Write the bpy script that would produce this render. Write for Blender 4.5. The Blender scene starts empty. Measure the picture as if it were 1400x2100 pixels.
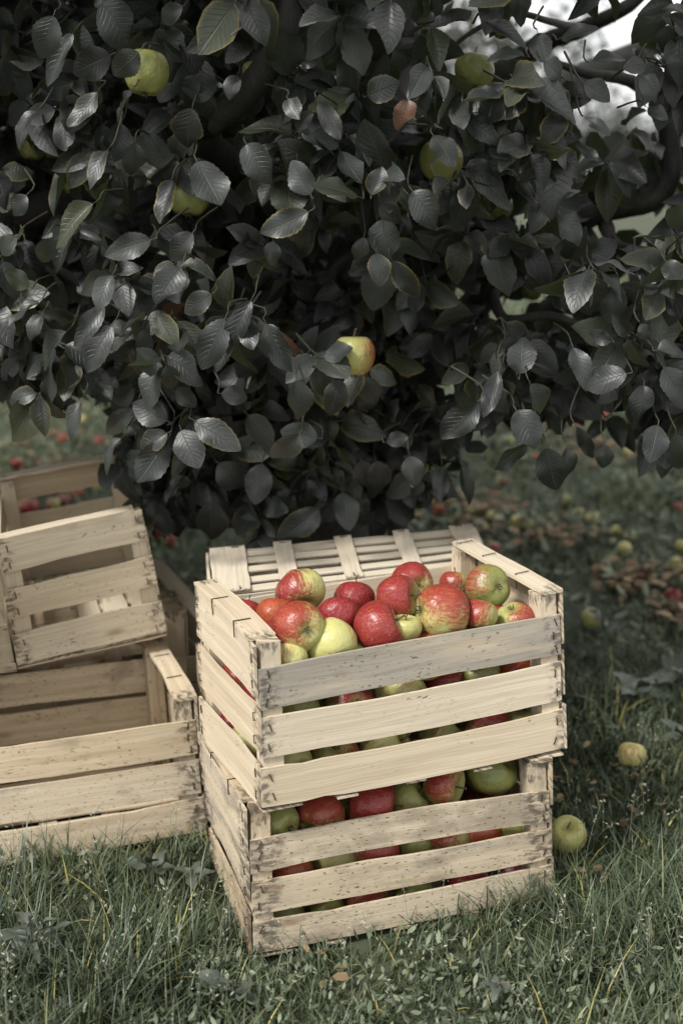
import bpy, math, random
import numpy as np
from mathutils import Vector, Matrix

random.seed(7)
R_ = np.random.RandomState(11)
SC = bpy.context.scene
COL = SC.collection
RAD = math.radians

# ------------------------------------------------------------------ camera, light, exposure
FPX, PITCH, CAM_H = 2600.0, 0.2928, 1.1874
cam_d = bpy.data.cameras.new('camera')
cam = bpy.data.objects.new('camera', cam_d)
COL.objects.link(cam)
cam.location = (0, 0, CAM_H)
cam.rotation_euler = (math.pi / 2 - PITCH, 0, 0)
cam_d.sensor_fit = 'VERTICAL'
cam_d.sensor_height = 36.0
cam_d.lens = FPX / 2100 * 36
cam_d.clip_start = .05
cam_d.clip_end = 600
cam_d.dof.use_dof = True
cam_d.dof.focus_distance = 1.93
cam_d.dof.aperture_fstop = 2.5
SC.camera = cam

SUN_EL, SUN_AZ = RAD(50), RAD(-130)      # azimuth measured from +Y towards +X: the sun stands behind and left of the camera
world = bpy.data.worlds.new('World')
SC.world = world
world.use_nodes = True
wn, wl = world.node_tree.nodes, world.node_tree.links
wn.clear()
sky = wn.new('ShaderNodeTexSky')
sky.sky_type = 'NISHITA'
sky.sun_disc = False
sky.sun_elevation = SUN_EL
sky.sun_rotation = SUN_AZ
sky.air_density = 1.0
sky.dust_density = 2.0
sky.ozone_density = 1.0
hs = wn.new('ShaderNodeHueSaturation')
hs.inputs['Saturation'].default_value = .15
bg = wn.new('ShaderNodeBackground')
bg.inputs['Strength'].default_value = .15
wo = wn.new('ShaderNodeOutputWorld')
wl.new(sky.outputs[0], hs.inputs['Color'])
# overcast: a broken white cloud layer in front of the clear sky, everywhere alike
wtc = wn.new('ShaderNodeTexCoord')
wno = wn.new('ShaderNodeTexNoise'); wno.inputs['Scale'].default_value = 2.2; wno.inputs['Detail'].default_value = 5
wl.new(wtc.outputs['Generated'], wno.inputs['Vector'])
wcl = wn.new('ShaderNodeMix'); wcl.data_type = 'RGBA'
wcl.inputs[6].default_value = (2.2, 2.25, 2.3, 1); wcl.inputs[7].default_value = (3.3, 3.3, 3.27, 1)
wl.new(wno.outputs['Fac'], wcl.inputs[0])
wmx = wn.new('ShaderNodeMix'); wmx.data_type = 'RGBA'; wmx.inputs[0].default_value = .85
wl.new(hs.outputs[0], wmx.inputs[6]); wl.new(wcl.outputs[2], wmx.inputs[7])
wl.new(wmx.outputs[2], bg.inputs['Color'])
wl.new(bg.outputs[0], wo.inputs['Surface'])

sun_d = bpy.data.lights.new('sun', 'SUN')
sun_d.energy = 1.5
sun_d.angle = RAD(10)
sun_d.color = (1, .975, .93)
sun = bpy.data.objects.new('sun', sun_d)
COL.objects.link(sun)
sv = Vector((math.sin(SUN_AZ) * math.cos(SUN_EL), math.cos(SUN_AZ) * math.cos(SUN_EL), math.sin(SUN_EL)))
sun.rotation_euler = sv.to_track_quat('Z', 'Y').to_euler()
sun.location = (0, 0, 10)

vs = SC.view_settings
vs.view_transform = 'Standard'
try:
    vs.look = 'None'
except Exception:
    pass
vs.exposure = 1.5
vs.gamma = 1
vs.use_curve_mapping = False
SC.render.engine = 'CYCLES'
SC.render.resolution_x, SC.render.resolution_y = 682, 1024
SC.cycles.use_denoising = True
SC.cycles.max_bounces = 6

# ------------------------------------------------------------------ helpers
CP, SP = math.cos(PITCH), math.sin(PITCH)


def at(px, py, z=None, y=None):
    """world point on the sight line of a 1400x2100 picture pixel, at height z or distance y"""
    a, b = (px - 700) / FPX, -(py - 1050) / FPX
    v = Vector((a, CP + b * SP, -SP + b * CP))
    t = (z - CAM_H) / v.z if z is not None else y / v.y
    return Vector((0, 0, CAM_H)) + v * t


def pix(P):
    x, y, z = P[..., 0], P[..., 1], P[..., 2] - CAM_H
    d = y * CP - z * SP
    d = np.where(d < .05, .05, d)
    return 700 + FPX * x / d, 1050 - FPX * (z * CP + y * SP) / d, d


def tag(o, label=None, cat=None, group=None, kind=None):
    if label: o['label'] = label
    if cat: o['category'] = cat
    if group: o['group'] = group
    if kind: o['kind'] = kind
    return o


def empty(name, loc, label=None, cat=None, group=None):
    o = bpy.data.objects.new(name, None)
    o.empty_display_size = .05
    COL.objects.link(o)
    o.location = loc
    return tag(o, label, cat, group)


def link(name, me, parent=None, loc=(0, 0, 0)):
    o = bpy.data.objects.new(name, me)
    COL.objects.link(o)
    if parent: o.parent = parent
    o.location = loc
    return o


def np_mesh(name, V, F, mat, smooth=True, uv=None, attrs=None):
    """V (n,3), F (m,k) all faces of one size; uv (n,2) per vertex"""
    V = np.asarray(V, dtype=np.float32); F = np.asarray(F, dtype=np.int32)
    me = bpy.data.meshes.new(name)
    me.vertices.add(len(V)); me.vertices.foreach_set('co', V.ravel())
    k = F.shape[1]
    me.loops.add(F.size); me.loops.foreach_set('vertex_index', F.ravel())
    me.polygons.add(len(F))
    me.polygons.foreach_set('loop_start', np.arange(len(F), dtype=np.int32) * k)
    me.polygons.foreach_set('loop_total', np.full(len(F), k, dtype=np.int32))
    me.polygons.foreach_set('use_smooth', np.full(len(F), smooth))
    if uv is not None:
        l = me.uv_layers.new(name='UVMap')
        l.data.foreach_set('uv', np.asarray(uv, dtype=np.float32)[F.ravel()].ravel())
    for an, av in (attrs or {}).items():
        a = me.attributes.new(an, 'FLOAT', 'POINT')
        a.data.foreach_set('value', np.asarray(av, dtype=np.float32))
    me.materials.append(mat)
    me.update(); me.validate()
    return me


# ------------------------------------------------------------------ node helpers
class NT:
    def __init__(s, name):
        s.m = bpy.data.materials.new(name); s.m.use_nodes = True
        s.n, s.l = s.m.node_tree.nodes, s.m.node_tree.links
        s.n.clear()
        s.out = s.n.new('ShaderNodeOutputMaterial')
        s.b = s.n.new('ShaderNodeBsdfPrincipled')
        s.l.new(s.b.outputs[0], s.out.inputs['Surface'])

    def put(s, sock, v):
        if isinstance(v, bpy.types.NodeSocket): s.l.new(v, sock)
        elif v is not None:
            if isinstance(v, (tuple, list)) and len(v) == 3 and sock.type == 'RGBA': v = (*v, 1)
            sock.default_value = v

    def math(s, op, a, b=None, c=None, clamp=False):
        n = s.n.new('ShaderNodeMath'); n.operation = op; n.use_clamp = clamp
        s.put(n.inputs[0], a); s.put(n.inputs[1], b)
        if c is not None: s.put(n.inputs[2], c)
        return n.outputs[0]

    def mix(s, f, a, b, mode='MIX'):
        n = s.n.new('ShaderNodeMix'); n.data_type = 'RGBA'; n.blend_type = mode
        s.put(n.inputs[0], f); s.put(n.inputs[6], a); s.put(n.inputs[7], b)
        return n.outputs[2]

    def noise(s, vec, scale, detail=3, rough=.55, dist=0, dim='3D', w=None):
        n = s.n.new('ShaderNodeTexNoise'); n.noise_dimensions = dim
        s.put(n.inputs['Vector'], vec); n.inputs['Scale'].default_value = scale
        n.inputs['Detail'].default_value = detail; n.inputs['Roughness'].default_value = rough
        n.inputs['Distortion'].default_value = dist
        if w is not None: s.put(n.inputs['W'], w)
        return n.outputs['Fac']

    def ramp(s, f, a, b):
        n = s.n.new('ShaderNodeMapRange'); n.interpolation_type = 'SMOOTHSTEP'
        s.put(n.inputs[0], f); n.inputs[1].default_value = a; n.inputs[2].default_value = b
        return n.outputs[0]

    def vec(s, v, sc=(1, 1, 1), loc=None):
        n = s.n.new('ShaderNodeVectorMath'); n.operation = 'MULTIPLY'
        s.put(n.inputs[0], v); n.inputs[1].default_value = sc
        r = n.outputs[0]
        if loc is not None:
            n = s.n.new('ShaderNodeVectorMath'); n.operation = 'ADD'
            s.put(n.inputs[0], r); s.put(n.inputs[1], loc); r = n.outputs[0]
        return r

    def sep(s, v):
        n = s.n.new('ShaderNodeSeparateXYZ'); s.put(n.inputs[0], v); return n.outputs

    def comb(s, x, y, z):
        n = s.n.new('ShaderNodeCombineXYZ')
        for i, q in enumerate((x, y, z)): s.put(n.inputs[i], q)
        return n.outputs[0]

    def bump(s, h, strength, dist):
        n = s.n.new('ShaderNodeBump'); s.put(n.inputs['Height'], h)
        n.inputs['Strength'].default_value = strength; n.inputs['Distance'].default_value = dist
        s.l.new(n.outputs[0], s.b.inputs['Normal']); return n.outputs[0]

    def tc(s, o='Object'):
        return s.n.new('ShaderNodeTexCoord').outputs[o]

    def uv(s, name):
        n = s.n.new('ShaderNodeUVMap'); n.uv_map = name; return n.outputs[0]

    def oi(s):
        return s.n.new('ShaderNodeObjectInfo').outputs

    def attr(s, name):
        n = s.n.new('ShaderNodeAttribute'); n.attribute_name = name; return n.outputs['Fac']


def mat_wood():
    t = NT('poplar_wood')
    oi = t.oi(); col = t.sep(oi['Color'])     # x: greyness  y: dirt  z: warm tint
    u = t.uv('UVMap'); off = t.math('MULTIPLY', oi['Random'], 37.0)
    uu = t.vec(u, (1, 1, 1), t.comb(off, off, off))
    warp = t.noise(t.vec(uu, (7, 20, 1)), 1.0, 2)
    wv = t.vec(uu, (1, 1, 1), t.comb(0, t.math('MULTIPLY', warp, .012), 0))
    g1 = t.noise(t.vec(wv, (7, 420, 1)), 1.0, 4, .6)
    g2 = t.noise(t.vec(wv, (3.5, 75, 1)), 1.0, 3, .5)
    g3 = t.noise(t.vec(uu, (9, 16, 1)), 1.0, 4, .6)
    c = t.mix(t.ramp(g2, .25, .75), (.45, .345, .220), (.62, .515, .365))
    c = t.mix(t.math('MULTIPLY', col[2], .8), c, (.68, .61, .49))
    c = t.mix(t.ramp(g1, .35, .62), t.mix(.26, c, (.25, .175, .10)), c)
    # weathered grey areas
    gz = t.noise(t.vec(uu, (5, 30, 1)), 1.0, 3, .6)
    gm = t.ramp(t.math('ADD', gz, t.math('SUBTRACT', col[0], .5)), .38, .78)
    c = t.mix(gm, c, t.mix(t.noise(t.vec(wv, (4, 150, 1)), 1.0, 4, .7), (.15, .13, .105), (.50, .45, .37)))
    # blotchy stains and specks of mould
    dn = t.ramp(t.math('ADD', g3, t.math('MULTIPLY', t.math('SUBTRACT', col[1], .5), .4)), .60, .80)
    c = t.mix(t.math('MULTIPLY', dn, .5), c, (.17, .135, .10))
    sp = t.noise(t.vec(uu, (110, 330, 1)), 1.0, 1, .5)
    spz = t.noise(t.vec(uu, (12, 22, 1)), 1.0, 1)
    sm = t.math('MULTIPLY', t.ramp(sp, .63, .72), t.ramp(t.math('ADD', spz, t.math('MULTIPLY', t.math('SUBTRACT', col[1], .5), .7)), .42, .66))
    c = t.mix(t.math('MULTIPLY', sm, .8), c, (.06, .045, .035))
    # knots
    vo = t.n.new('ShaderNodeTexVoronoi'); t.put(vo.inputs['Vector'], t.vec(uu, (5, 14, 1))); vo.inputs['Scale'].default_value = 1
    kn = t.ramp(vo.outputs['Distance'], .14, .03)
    c = t.mix(t.math('MULTIPLY', kn, .55), c, (.22, .12, .055))
    # rust and damp stains running out from the staples near both ends
    e = t.sep(t.uv('ends'))
    en = t.noise(t.vec(uu, (55, 120, 1)), 1.0, 3, .6)
    em = t.ramp(t.math('SUBTRACT', t.math('ADD', t.math('MULTIPLY', en, .05), t.math('MULTIPLY', t.math('SUBTRACT', col[1], .28), .055)), e[0]), .004, .030)
    c = t.mix(t.math('MULTIPLY', em, t.math('MULTIPLY', t.ramp(en, .42, .6), .75)), c, (.07, .055, .045))
    t.put(t.b.inputs['Base Color'], c)
    t.put(t.b.inputs['Roughness'], t.ramp(g1, -.6, 1.2)); t.b.inputs['Roughness'].default_value = .75
    t.b.inputs['Specular IOR Level'].default_value = .25
    t.bump(t.math('ADD', g1, t.math('MULTIPLY', g2, .6)), .35, .0010)
    return t.m


def mat_leaf(name, source):
    t = NT(name)
    uv = t.sep(t.uv('UVMap'))                # x across -1..1, y along 0..1
    if source == 'object':
        oi = t.oi(); rnd = oi['Random']; cc = t.sep(oi['Color']); edge, age, dead = cc[0], cc[1], cc[2]
    else:
        rnd = t.attr('rnd'); edge = t.math('POWER', t.attr('rnd2'), 3.0); age = t.attr('rnd2'); dead = t.math('GREATER_THAN', t.attr('rnd3'), .998)
    au = t.math('ABSOLUTE', uv[0])
    ph = t.math('SUBTRACT', t.math('MULTIPLY', uv[1], 9.0), t.math('MULTIPLY', au, 2.6))
    ph = t.math('ADD', ph, t.math('MULTIPLY', t.math('SIGN', uv[0]), .22))
    fr = t.math('ABSOLUTE', t.math('SUBTRACT', t.math('FRACT', ph), .5))
    sv_ = t.math('MULTIPLY', t.ramp(fr, .10, .0), t.ramp(au, 1.0, .55))
    mv = t.ramp(au, .05, .012)
    vein = t.math('MAXIMUM', mv, t.math('MULTIPLY', sv_, .45))
    vv = t.comb(t.math('ADD', uv[0], t.math('MULTIPLY', rnd, 41.0)), t.math('MULTIPLY', uv[1], 2.0), rnd)
    n1 = t.noise(vv, 2.2, 4, .6)
    n2 = t.noise(vv, 11, 3, .6)
    base = t.mix(t.math('POWER', rnd, 2.2), (.008, .010, .0098), (.034, .040, .035))
    base = t.mix(t.math('MULTIPLY', t.ramp(n1, .45, .75), .5), base, (.032, .036, .026))
    base = t.mix(t.math('MULTIPLY', t.ramp(age, .72, 1.0), .6), base, (.055, .065, .025))
    c = t.mix(t.math('MULTIPLY', vein, .5), base, (.07, .08, .06))
    em = t.ramp(t.math('ADD', au, t.math('MULTIPLY', t.math('SUBTRACT', n2, .5), .5)), .78, 1.02)
    c = t.mix(t.math('MULTIPLY', em, edge), c, t.mix(n1, (.20, .19, .035), (.17, .09, .03)))
    br = t.math('MULTIPLY', t.ramp(n2, .60, .70), t.ramp(t.math('ADD', n1, t.math('MULTIPLY', edge, .15)), .55, .72))
    c = t.mix(t.math('MULTIPLY', br, .7), c, (.13, .055, .025))
    sc = t.ramp(t.noise(vv, 38, 1, .5), .73, .78)
    c = t.mix(t.math('MULTIPLY', sc, .5), c, (.22, .22, .19))
    c = t.mix(dead, c, t.mix(n1, (.20, .10, .06), (.07, .03, .02)))
    geo = t.n.new('ShaderNodeNewGeometry')
    c2 = t.mix(geo.outputs['Backfacing'], c, t.mix(.45, c, (.09, .10, .08)))
    t.put(t.b.inputs['Base Color'], c2)
    t.put(t.b.inputs['Roughness'], t.math('ADD', t.math('ADD', .36, t.math('MULTIPLY', n2, .20)), t.math('MULTIPLY', geo.outputs['Backfacing'], .25)))
    t.b.inputs['Specular IOR Level'].default_value = .70
    t.bump(t.math('SUBTRACT', t.math('MULTIPLY', n1, .5), t.math('MULTIPLY', vein, .9)), .75, .0014)
    tr = t.n.new('ShaderNodeBsdfTranslucent'); tr.inputs['Color'].default_value = (.11, .15, .04, 1)
    mx = t.n.new('ShaderNodeMixShader'); mx.inputs[0].default_value = .12
    t.l.new(t.b.outputs[0], mx.inputs[1]); t.l.new(tr.outputs[0], mx.inputs[2])
    t.l.new(mx.outputs[0], t.out.inputs['Surface'])
    return t.m


def mat_apple():
    t = NT('apple_skin')
    oi = t.oi(); col = t.sep(oi['Color'])    # x: red amount  y: pale/yellow base  z: crimson..orange
    p = t.tc('Object'); s = t.sep(p)
    off = t.math('MULTIPLY', oi['Random'], 50.0)
    pp = t.vec(p, (1, 1, 1), t.comb(off, off, off))
    streak = t.noise(t.vec(pp, (9, 9, .9)), 1.0, 4, .65)
    soft = t.noise(pp, 1.7, 3, .5)
    fine = t.noise(t.vec(pp, (26, 26, 3)), 1.0, 2, .6)
    base = t.mix(col[1], (.13, .165, .05), (.52, .50, .20))
    base = t.mix(t.math('MULTIPLY', soft, .5), base, (.42, .36, .11))
    k = t.math('ADD', s[0], t.math('MULTIPLY', t.math('SUBTRACT', streak, .5), 2.0))
    k = t.math('ADD', k, t.math('MULTIPLY', t.math('SUBTRACT', soft, .5), .9))
    k = t.math('ADD', k, t.math('MULTIPLY', t.math('SUBTRACT', col[0], .5), 2.6))
    red = t.ramp(k, -.45, .6)
    rc = t.mix(col[2], (.21, .017, .024), (.33, .070, .028))
    rc = t.mix(t.math('MULTIPLY', t.ramp(fine, .5, .75), .5), rc, (.50, .20, .07))
    rc = t.mix(t.math('MULTIPLY', t.ramp(streak, .55, .25), .5), rc, (.17, .010, .014))
    c = t.mix(red, base, rc)
    # russet round both poles
    rr = t.math('SQRT', t.math('ADD', t.math('MULTIPLY', s[0], s[0]), t.math('MULTIPLY', s[1], s[1])))
    pole = t.ramp(t.math('ADD', rr, t.math('MULTIPLY', t.math('SUBTRACT', fine, .5), .3)), .50, .12)
    c = t.mix(t.math('MULTIPLY', pole, .75), c, (.24, .22, .07))
    vo = t.n.new('ShaderNodeTexVoronoi'); t.put(vo.inputs['Vector'], pp); vo.inputs['Scale'].default_value = 9
    dots = t.ramp(vo.outputs['Distance'], .13, .07)
    c = t.mix(t.math('MULTIPLY', dots, .6), c, (.60, .50, .28))
    br = t.ramp(t.noise(pp, 2.6, 3, .5), .68, .74)
    c = t.mix(t.math('MULTIPLY', br, .4), c, (.16, .09, .04))
    t.put(t.b.inputs['Base Color'], c)
    t.put(t.b.inputs['Roughness'], t.math('ADD', .26, t.math('MULTIPLY', soft, .18)))
    t.b.inputs['Specular IOR Level'].default_value = .4
    t.b.inputs['Subsurface Weight'].default_value = .0
    t.bump(soft, .15, .05)
    return t.m


def mat_plain(name, c1, c2, scale=40, rough=.8, spec=.3, bump=.3, stretch=(1, 1, 1), metal=0, dist=.002):
    t = NT(name); p = t.tc('Object')
    n = t.noise(t.vec(p, stretch), scale, 4, .6)
    t.put(t.b.inputs['Base Color'], t.mix(n, c1, c2))
    t.b.inputs['Roughness'].default_value = rough; t.b.inputs['Specular IOR Level'].default_value = spec
    t.b.inputs['Metallic'].default_value = metal
    if bump: t.bump(n, bump, dist)
    return t.m


def mat_bark():
    t = NT('bark'); p = t.tc('Object')
    n = t.noise(t.vec(p, (1, 1, .35)), 60, 5, .65); m = t.noise(p, 9, 3)
    c = t.mix(n, (.012, .011, .010), (.075, .070, .058))
    c = t.mix(t.ramp(m, .52, .70), c, (.075, .085, .045))
    t.put(t.b.inputs['Base Color'], c); t.b.inputs['Roughness'].default_value = .85
    t.bump(n, .8, .006)
    return t.m


def mat_blade(name, a, b, c_, d=None, rough=.5):
    """grass-like stuff coloured by a per-vertex random value"""
    t = NT(name); r = t.attr('rnd'); h = t.attr('hgt')
    n = t.noise(t.tc('Object'), 3.0, 3)
    col = t.mix(t.ramp(n, .35, .65), a, b)
    col = t.mix(t.ramp(r, .55, 1.0), col, c_)
    if d: col = t.mix(t.ramp(r, .955, .985), col, d)
    t.put(t.b.inputs['Base Color'], col)
    t.b.inputs['Roughness'].default_value = rough; t.b.inputs['Specular IOR Level'].default_value = .35
    return t.m


def mat_ground():
    t = NT('ground_soil'); p = t.tc('Object')
    n = t.noise(p, 9, 5, .6); m = t.noise(p, .9, 3)
    c = t.mix(n, (.022, .025, .014), (.065, .078, .038))
    c = t.mix(t.ramp(m, .5, .7), c, (.06, .07, .04))
    t.put(t.b.inputs['Base Color'], c); t.b.inputs['Roughness'].default_value = .95
    t.bump(n, .7, .03)
    return t.m


WOOD = mat_wood()
LEAFO = mat_leaf('leaf_single', 'object')
LEAFS = mat_leaf('leaf_mass', 'attr')
APPLE = mat_apple()
STAPLE = mat_plain('rusty_staple', (.035, .022, .016), (.09, .05, .03), 300, .6, .4, .2, metal=.3)
STEM = mat_plain('dry_stem', (.07, .045, .025), (.15, .11, .06), 60, .8)
CALYX = mat_plain('dried_calyx', (.03, .025, .018), (.11, .10, .07), 90, .9)
TWIG = mat_plain('young_twig', (.025, .028, .020), (.07, .07, .05), 50, .6)
BARK = mat_bark()
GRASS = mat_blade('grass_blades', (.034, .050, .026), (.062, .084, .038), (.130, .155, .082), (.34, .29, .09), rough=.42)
LAWN = mat_blade('lawn_painted_sunlit', (.075, .100, .055), (.115, .145, .075), (.22, .25, .15), (.40, .36, .15), rough=.45)  # lighter copy of the grass colours, brightness of open daylight painted in
COVER = mat_blade('weed_leaves', (.070, .090, .055), (.100, .122, .075), (.20, .23, .15), rough=.55)
SEED = mat_blade('seed_heads', (.20, .22, .15), (.26, .27, .19), (.38, .38, .30), rough=.7)
LITTER = mat_blade('dry_litter', (.17, .095, .045), (.12, .075, .04), (.30, .23, .12), (.26, .28, .18), rough=.7)
GROUND = mat_ground()

# ------------------------------------------------------------------ setting: ground
def ghash(x, y):
    return .012 * np.sin(x * 3.1 + 1.3) * np.cos(y * 2.3 + .4) + .006 * np.sin(x * 9.7 + y * 7.1) - .012


def build_ground():
    xs = np.concatenate([np.linspace(-250, -9, 14), np.linspace(-8, 8, 120), np.linspace(9, 250, 14)])
    ys = np.concatenate([np.linspace(-60, -3, 8), np.linspace(-2, 12, 120), np.linspace(13, 420, 16)])
    X, Y = np.meshgrid(xs, ys)
    V = np.stack([X, Y, ghash(X, Y)], -1).reshape(-1, 3)
    nx, ny = len(xs), len(ys)
    i = np.arange(ny - 1)[:, None] * nx + np.arange(nx - 1)[None]
    i = i.ravel()
    F = np.stack([i, i + 1, i + nx + 1, i + nx], -1)
    tag(link('ground', np_mesh('ground', V, F, GROUND)), kind='structure')


build_ground()

# ------------------------------------------------------------------ crates
def smooth_rand(n, amp, knots=5):
    k = R_.uniform(-1, 1, knots)
    return np.interp(np.linspace(0, 1, n), np.linspace(0, 1, knots), k) * amp


def plank_mesh(fmap, o, a, c, nrm, ln, wd, th, wav=.0018, bow=0., sag=0., chip=0, name='slat', taper=0.):
    """a board: o = start corner, a along, c across, nrm thickness direction (crate-local metres), then fmap to the world"""
    n = 16
    s = np.linspace(0, 1, n + 1)
    e0 = smooth_rand(n + 1, wav, 6) + smooth_rand(n + 1, wav * .35, 15); e1 = smooth_rand(n + 1, wav, 6) + smooth_rand(n + 1, wav * .35, 15)
    if chip:
        e0[R_.randint(2, n - 2)] += chip * R_.uniform(.5, 1); e1[R_.randint(2, n - 2)] -= chip * R_.uniform(.5, 1)
    b = bow * np.sin(np.pi * s) + smooth_rand(n + 1, wav * .8, 4)
    sg = sag * np.sin(np.pi * s)
    o, a, c, nrm = (np.array(q, float) for q in (o, a, c, nrm))
    endj = R_.uniform(-.003, .003, 2)
    V, U, E = [], [], []
    r0, r1 = R_.uniform(0, 3, 2)
    for i, q in enumerate(s):
        x = q * ln
        if i == 0: x += endj[0]
        if i == n: x += endj[1]
        lo, hi = e0[i] + sg[i] + taper * q, wd + e1[i] + sg[i]
        for (w, t) in ((lo, 0), (hi, 0), (hi, th), (lo, th)):
            V.append(o + a * x + c * w + nrm * (t + b[i]))
            U.append((x + r0, w + (t * 1.7) + r1)); E.append((min(q, 1 - q) * ln, w))
    V = fmap(np.array(V)); F = []
    for i in range(n):
        k = i * 4
        for j in range(4):
            j2 = (j + 1) % 4
            F.append((k + j, k + j2, k + 4 + j2, k + 4 + j))
    F.append((3, 2, 1, 0)); k = n * 4; F.append((k, k + 1, k + 2, k + 3))
    cen = V.mean(0)
    # orient outward
    F = np.array(F)
    vv = V[F]; nn = np.cross(vv[:, 1] - vv[:, 0], vv[:, 2] - vv[:, 0])
    mid = vv.mean(1)
    sec = V.reshape(-1, 4, 3).mean(1)
    near = sec[np.argmin(((mid[:, None] - sec[None]) ** 2).sum(-1), 1)]
    if ((nn * (mid - near)).sum(-1)).sum() < 0: F = F[:, ::-1]
    me = np_mesh(name, V - cen, F, WOOD, smooth=False, uv=np.array(U))
    l2 = me.uv_layers.new(name='ends')
    l2.data.foreach_set('uv', np.array(E, dtype=np.float32)[F.ravel()].ravel())
    return me, Vector(cen)


def box_pts(p0, p1, wdir, w, h):
    pass


def staple_mesh():
    # a thin wire bridge: crown and two short legs
    V, F = [], []
    def bx(x0, x1, y0, y1, z0, z1):
        k = len(V)
        for x in (x0, x1):
            for y in (y0, y1):
                for z in (z0, z1): V.append((x, y, z))
        F.extend([(k, k + 1, k + 3, k + 2), (k + 4, k + 6, k + 7, k + 5), (k, k + 4, k + 5, k + 1), (k + 2, k + 3, k + 7, k + 6), (k, k + 2, k + 6, k + 4), (k + 1, k + 5, k + 7, k + 3)])
    bx(-.0055, .0055, -.0007, .0007, .0006, .0019)
    bx(-.0062, -.0048, -.0007, .0007, -.003, .0019)
    bx(.0048, .0062, -.0007, .0007, -.003, .0019)
    return np_mesh('staple', np.array(V), np.array(F), STAPLE, smooth=False)


def wire_mesh():
    V, F = [], []
    def bx(x0, x1, y0, y1, z0, z1):
        k = len(V)
        for x in (x0, x1):
            for y in (y0, y1):
                for z in (z0, z1): V.append((x, y, z))
        F.extend([(k, k + 1, k + 3, k + 2), (k + 4, k + 6, k + 7, k + 5), (k, k + 4, k + 5, k + 1), (k + 2, k + 3, k + 7, k + 6), (k, k + 2, k + 6, k + 4), (k + 1, k + 5, k + 7, k + 3)])
    # long staple folded over the cap board: across the top (x) and down the outer face (-z)
    bx(-.013, .013, -.0007, .0007, .0003, .0016)
    bx(-.0145, -.013, -.0007, .0007, -.024, .0016)
    return np_mesh('long_staple', np.array(V), np.array(F), STAPLE, smooth=False)


STAPLE_ME, WIRE_ME = staple_mesh(), wire_mesh()


def frame(x, z):
    x = Vector(x).normalized(); z = Vector(z)
    y = z.cross(x).normalized(); z = x.cross(y).normalized()
    m = Matrix((x, y, z)).transposed()
    return m


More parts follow.
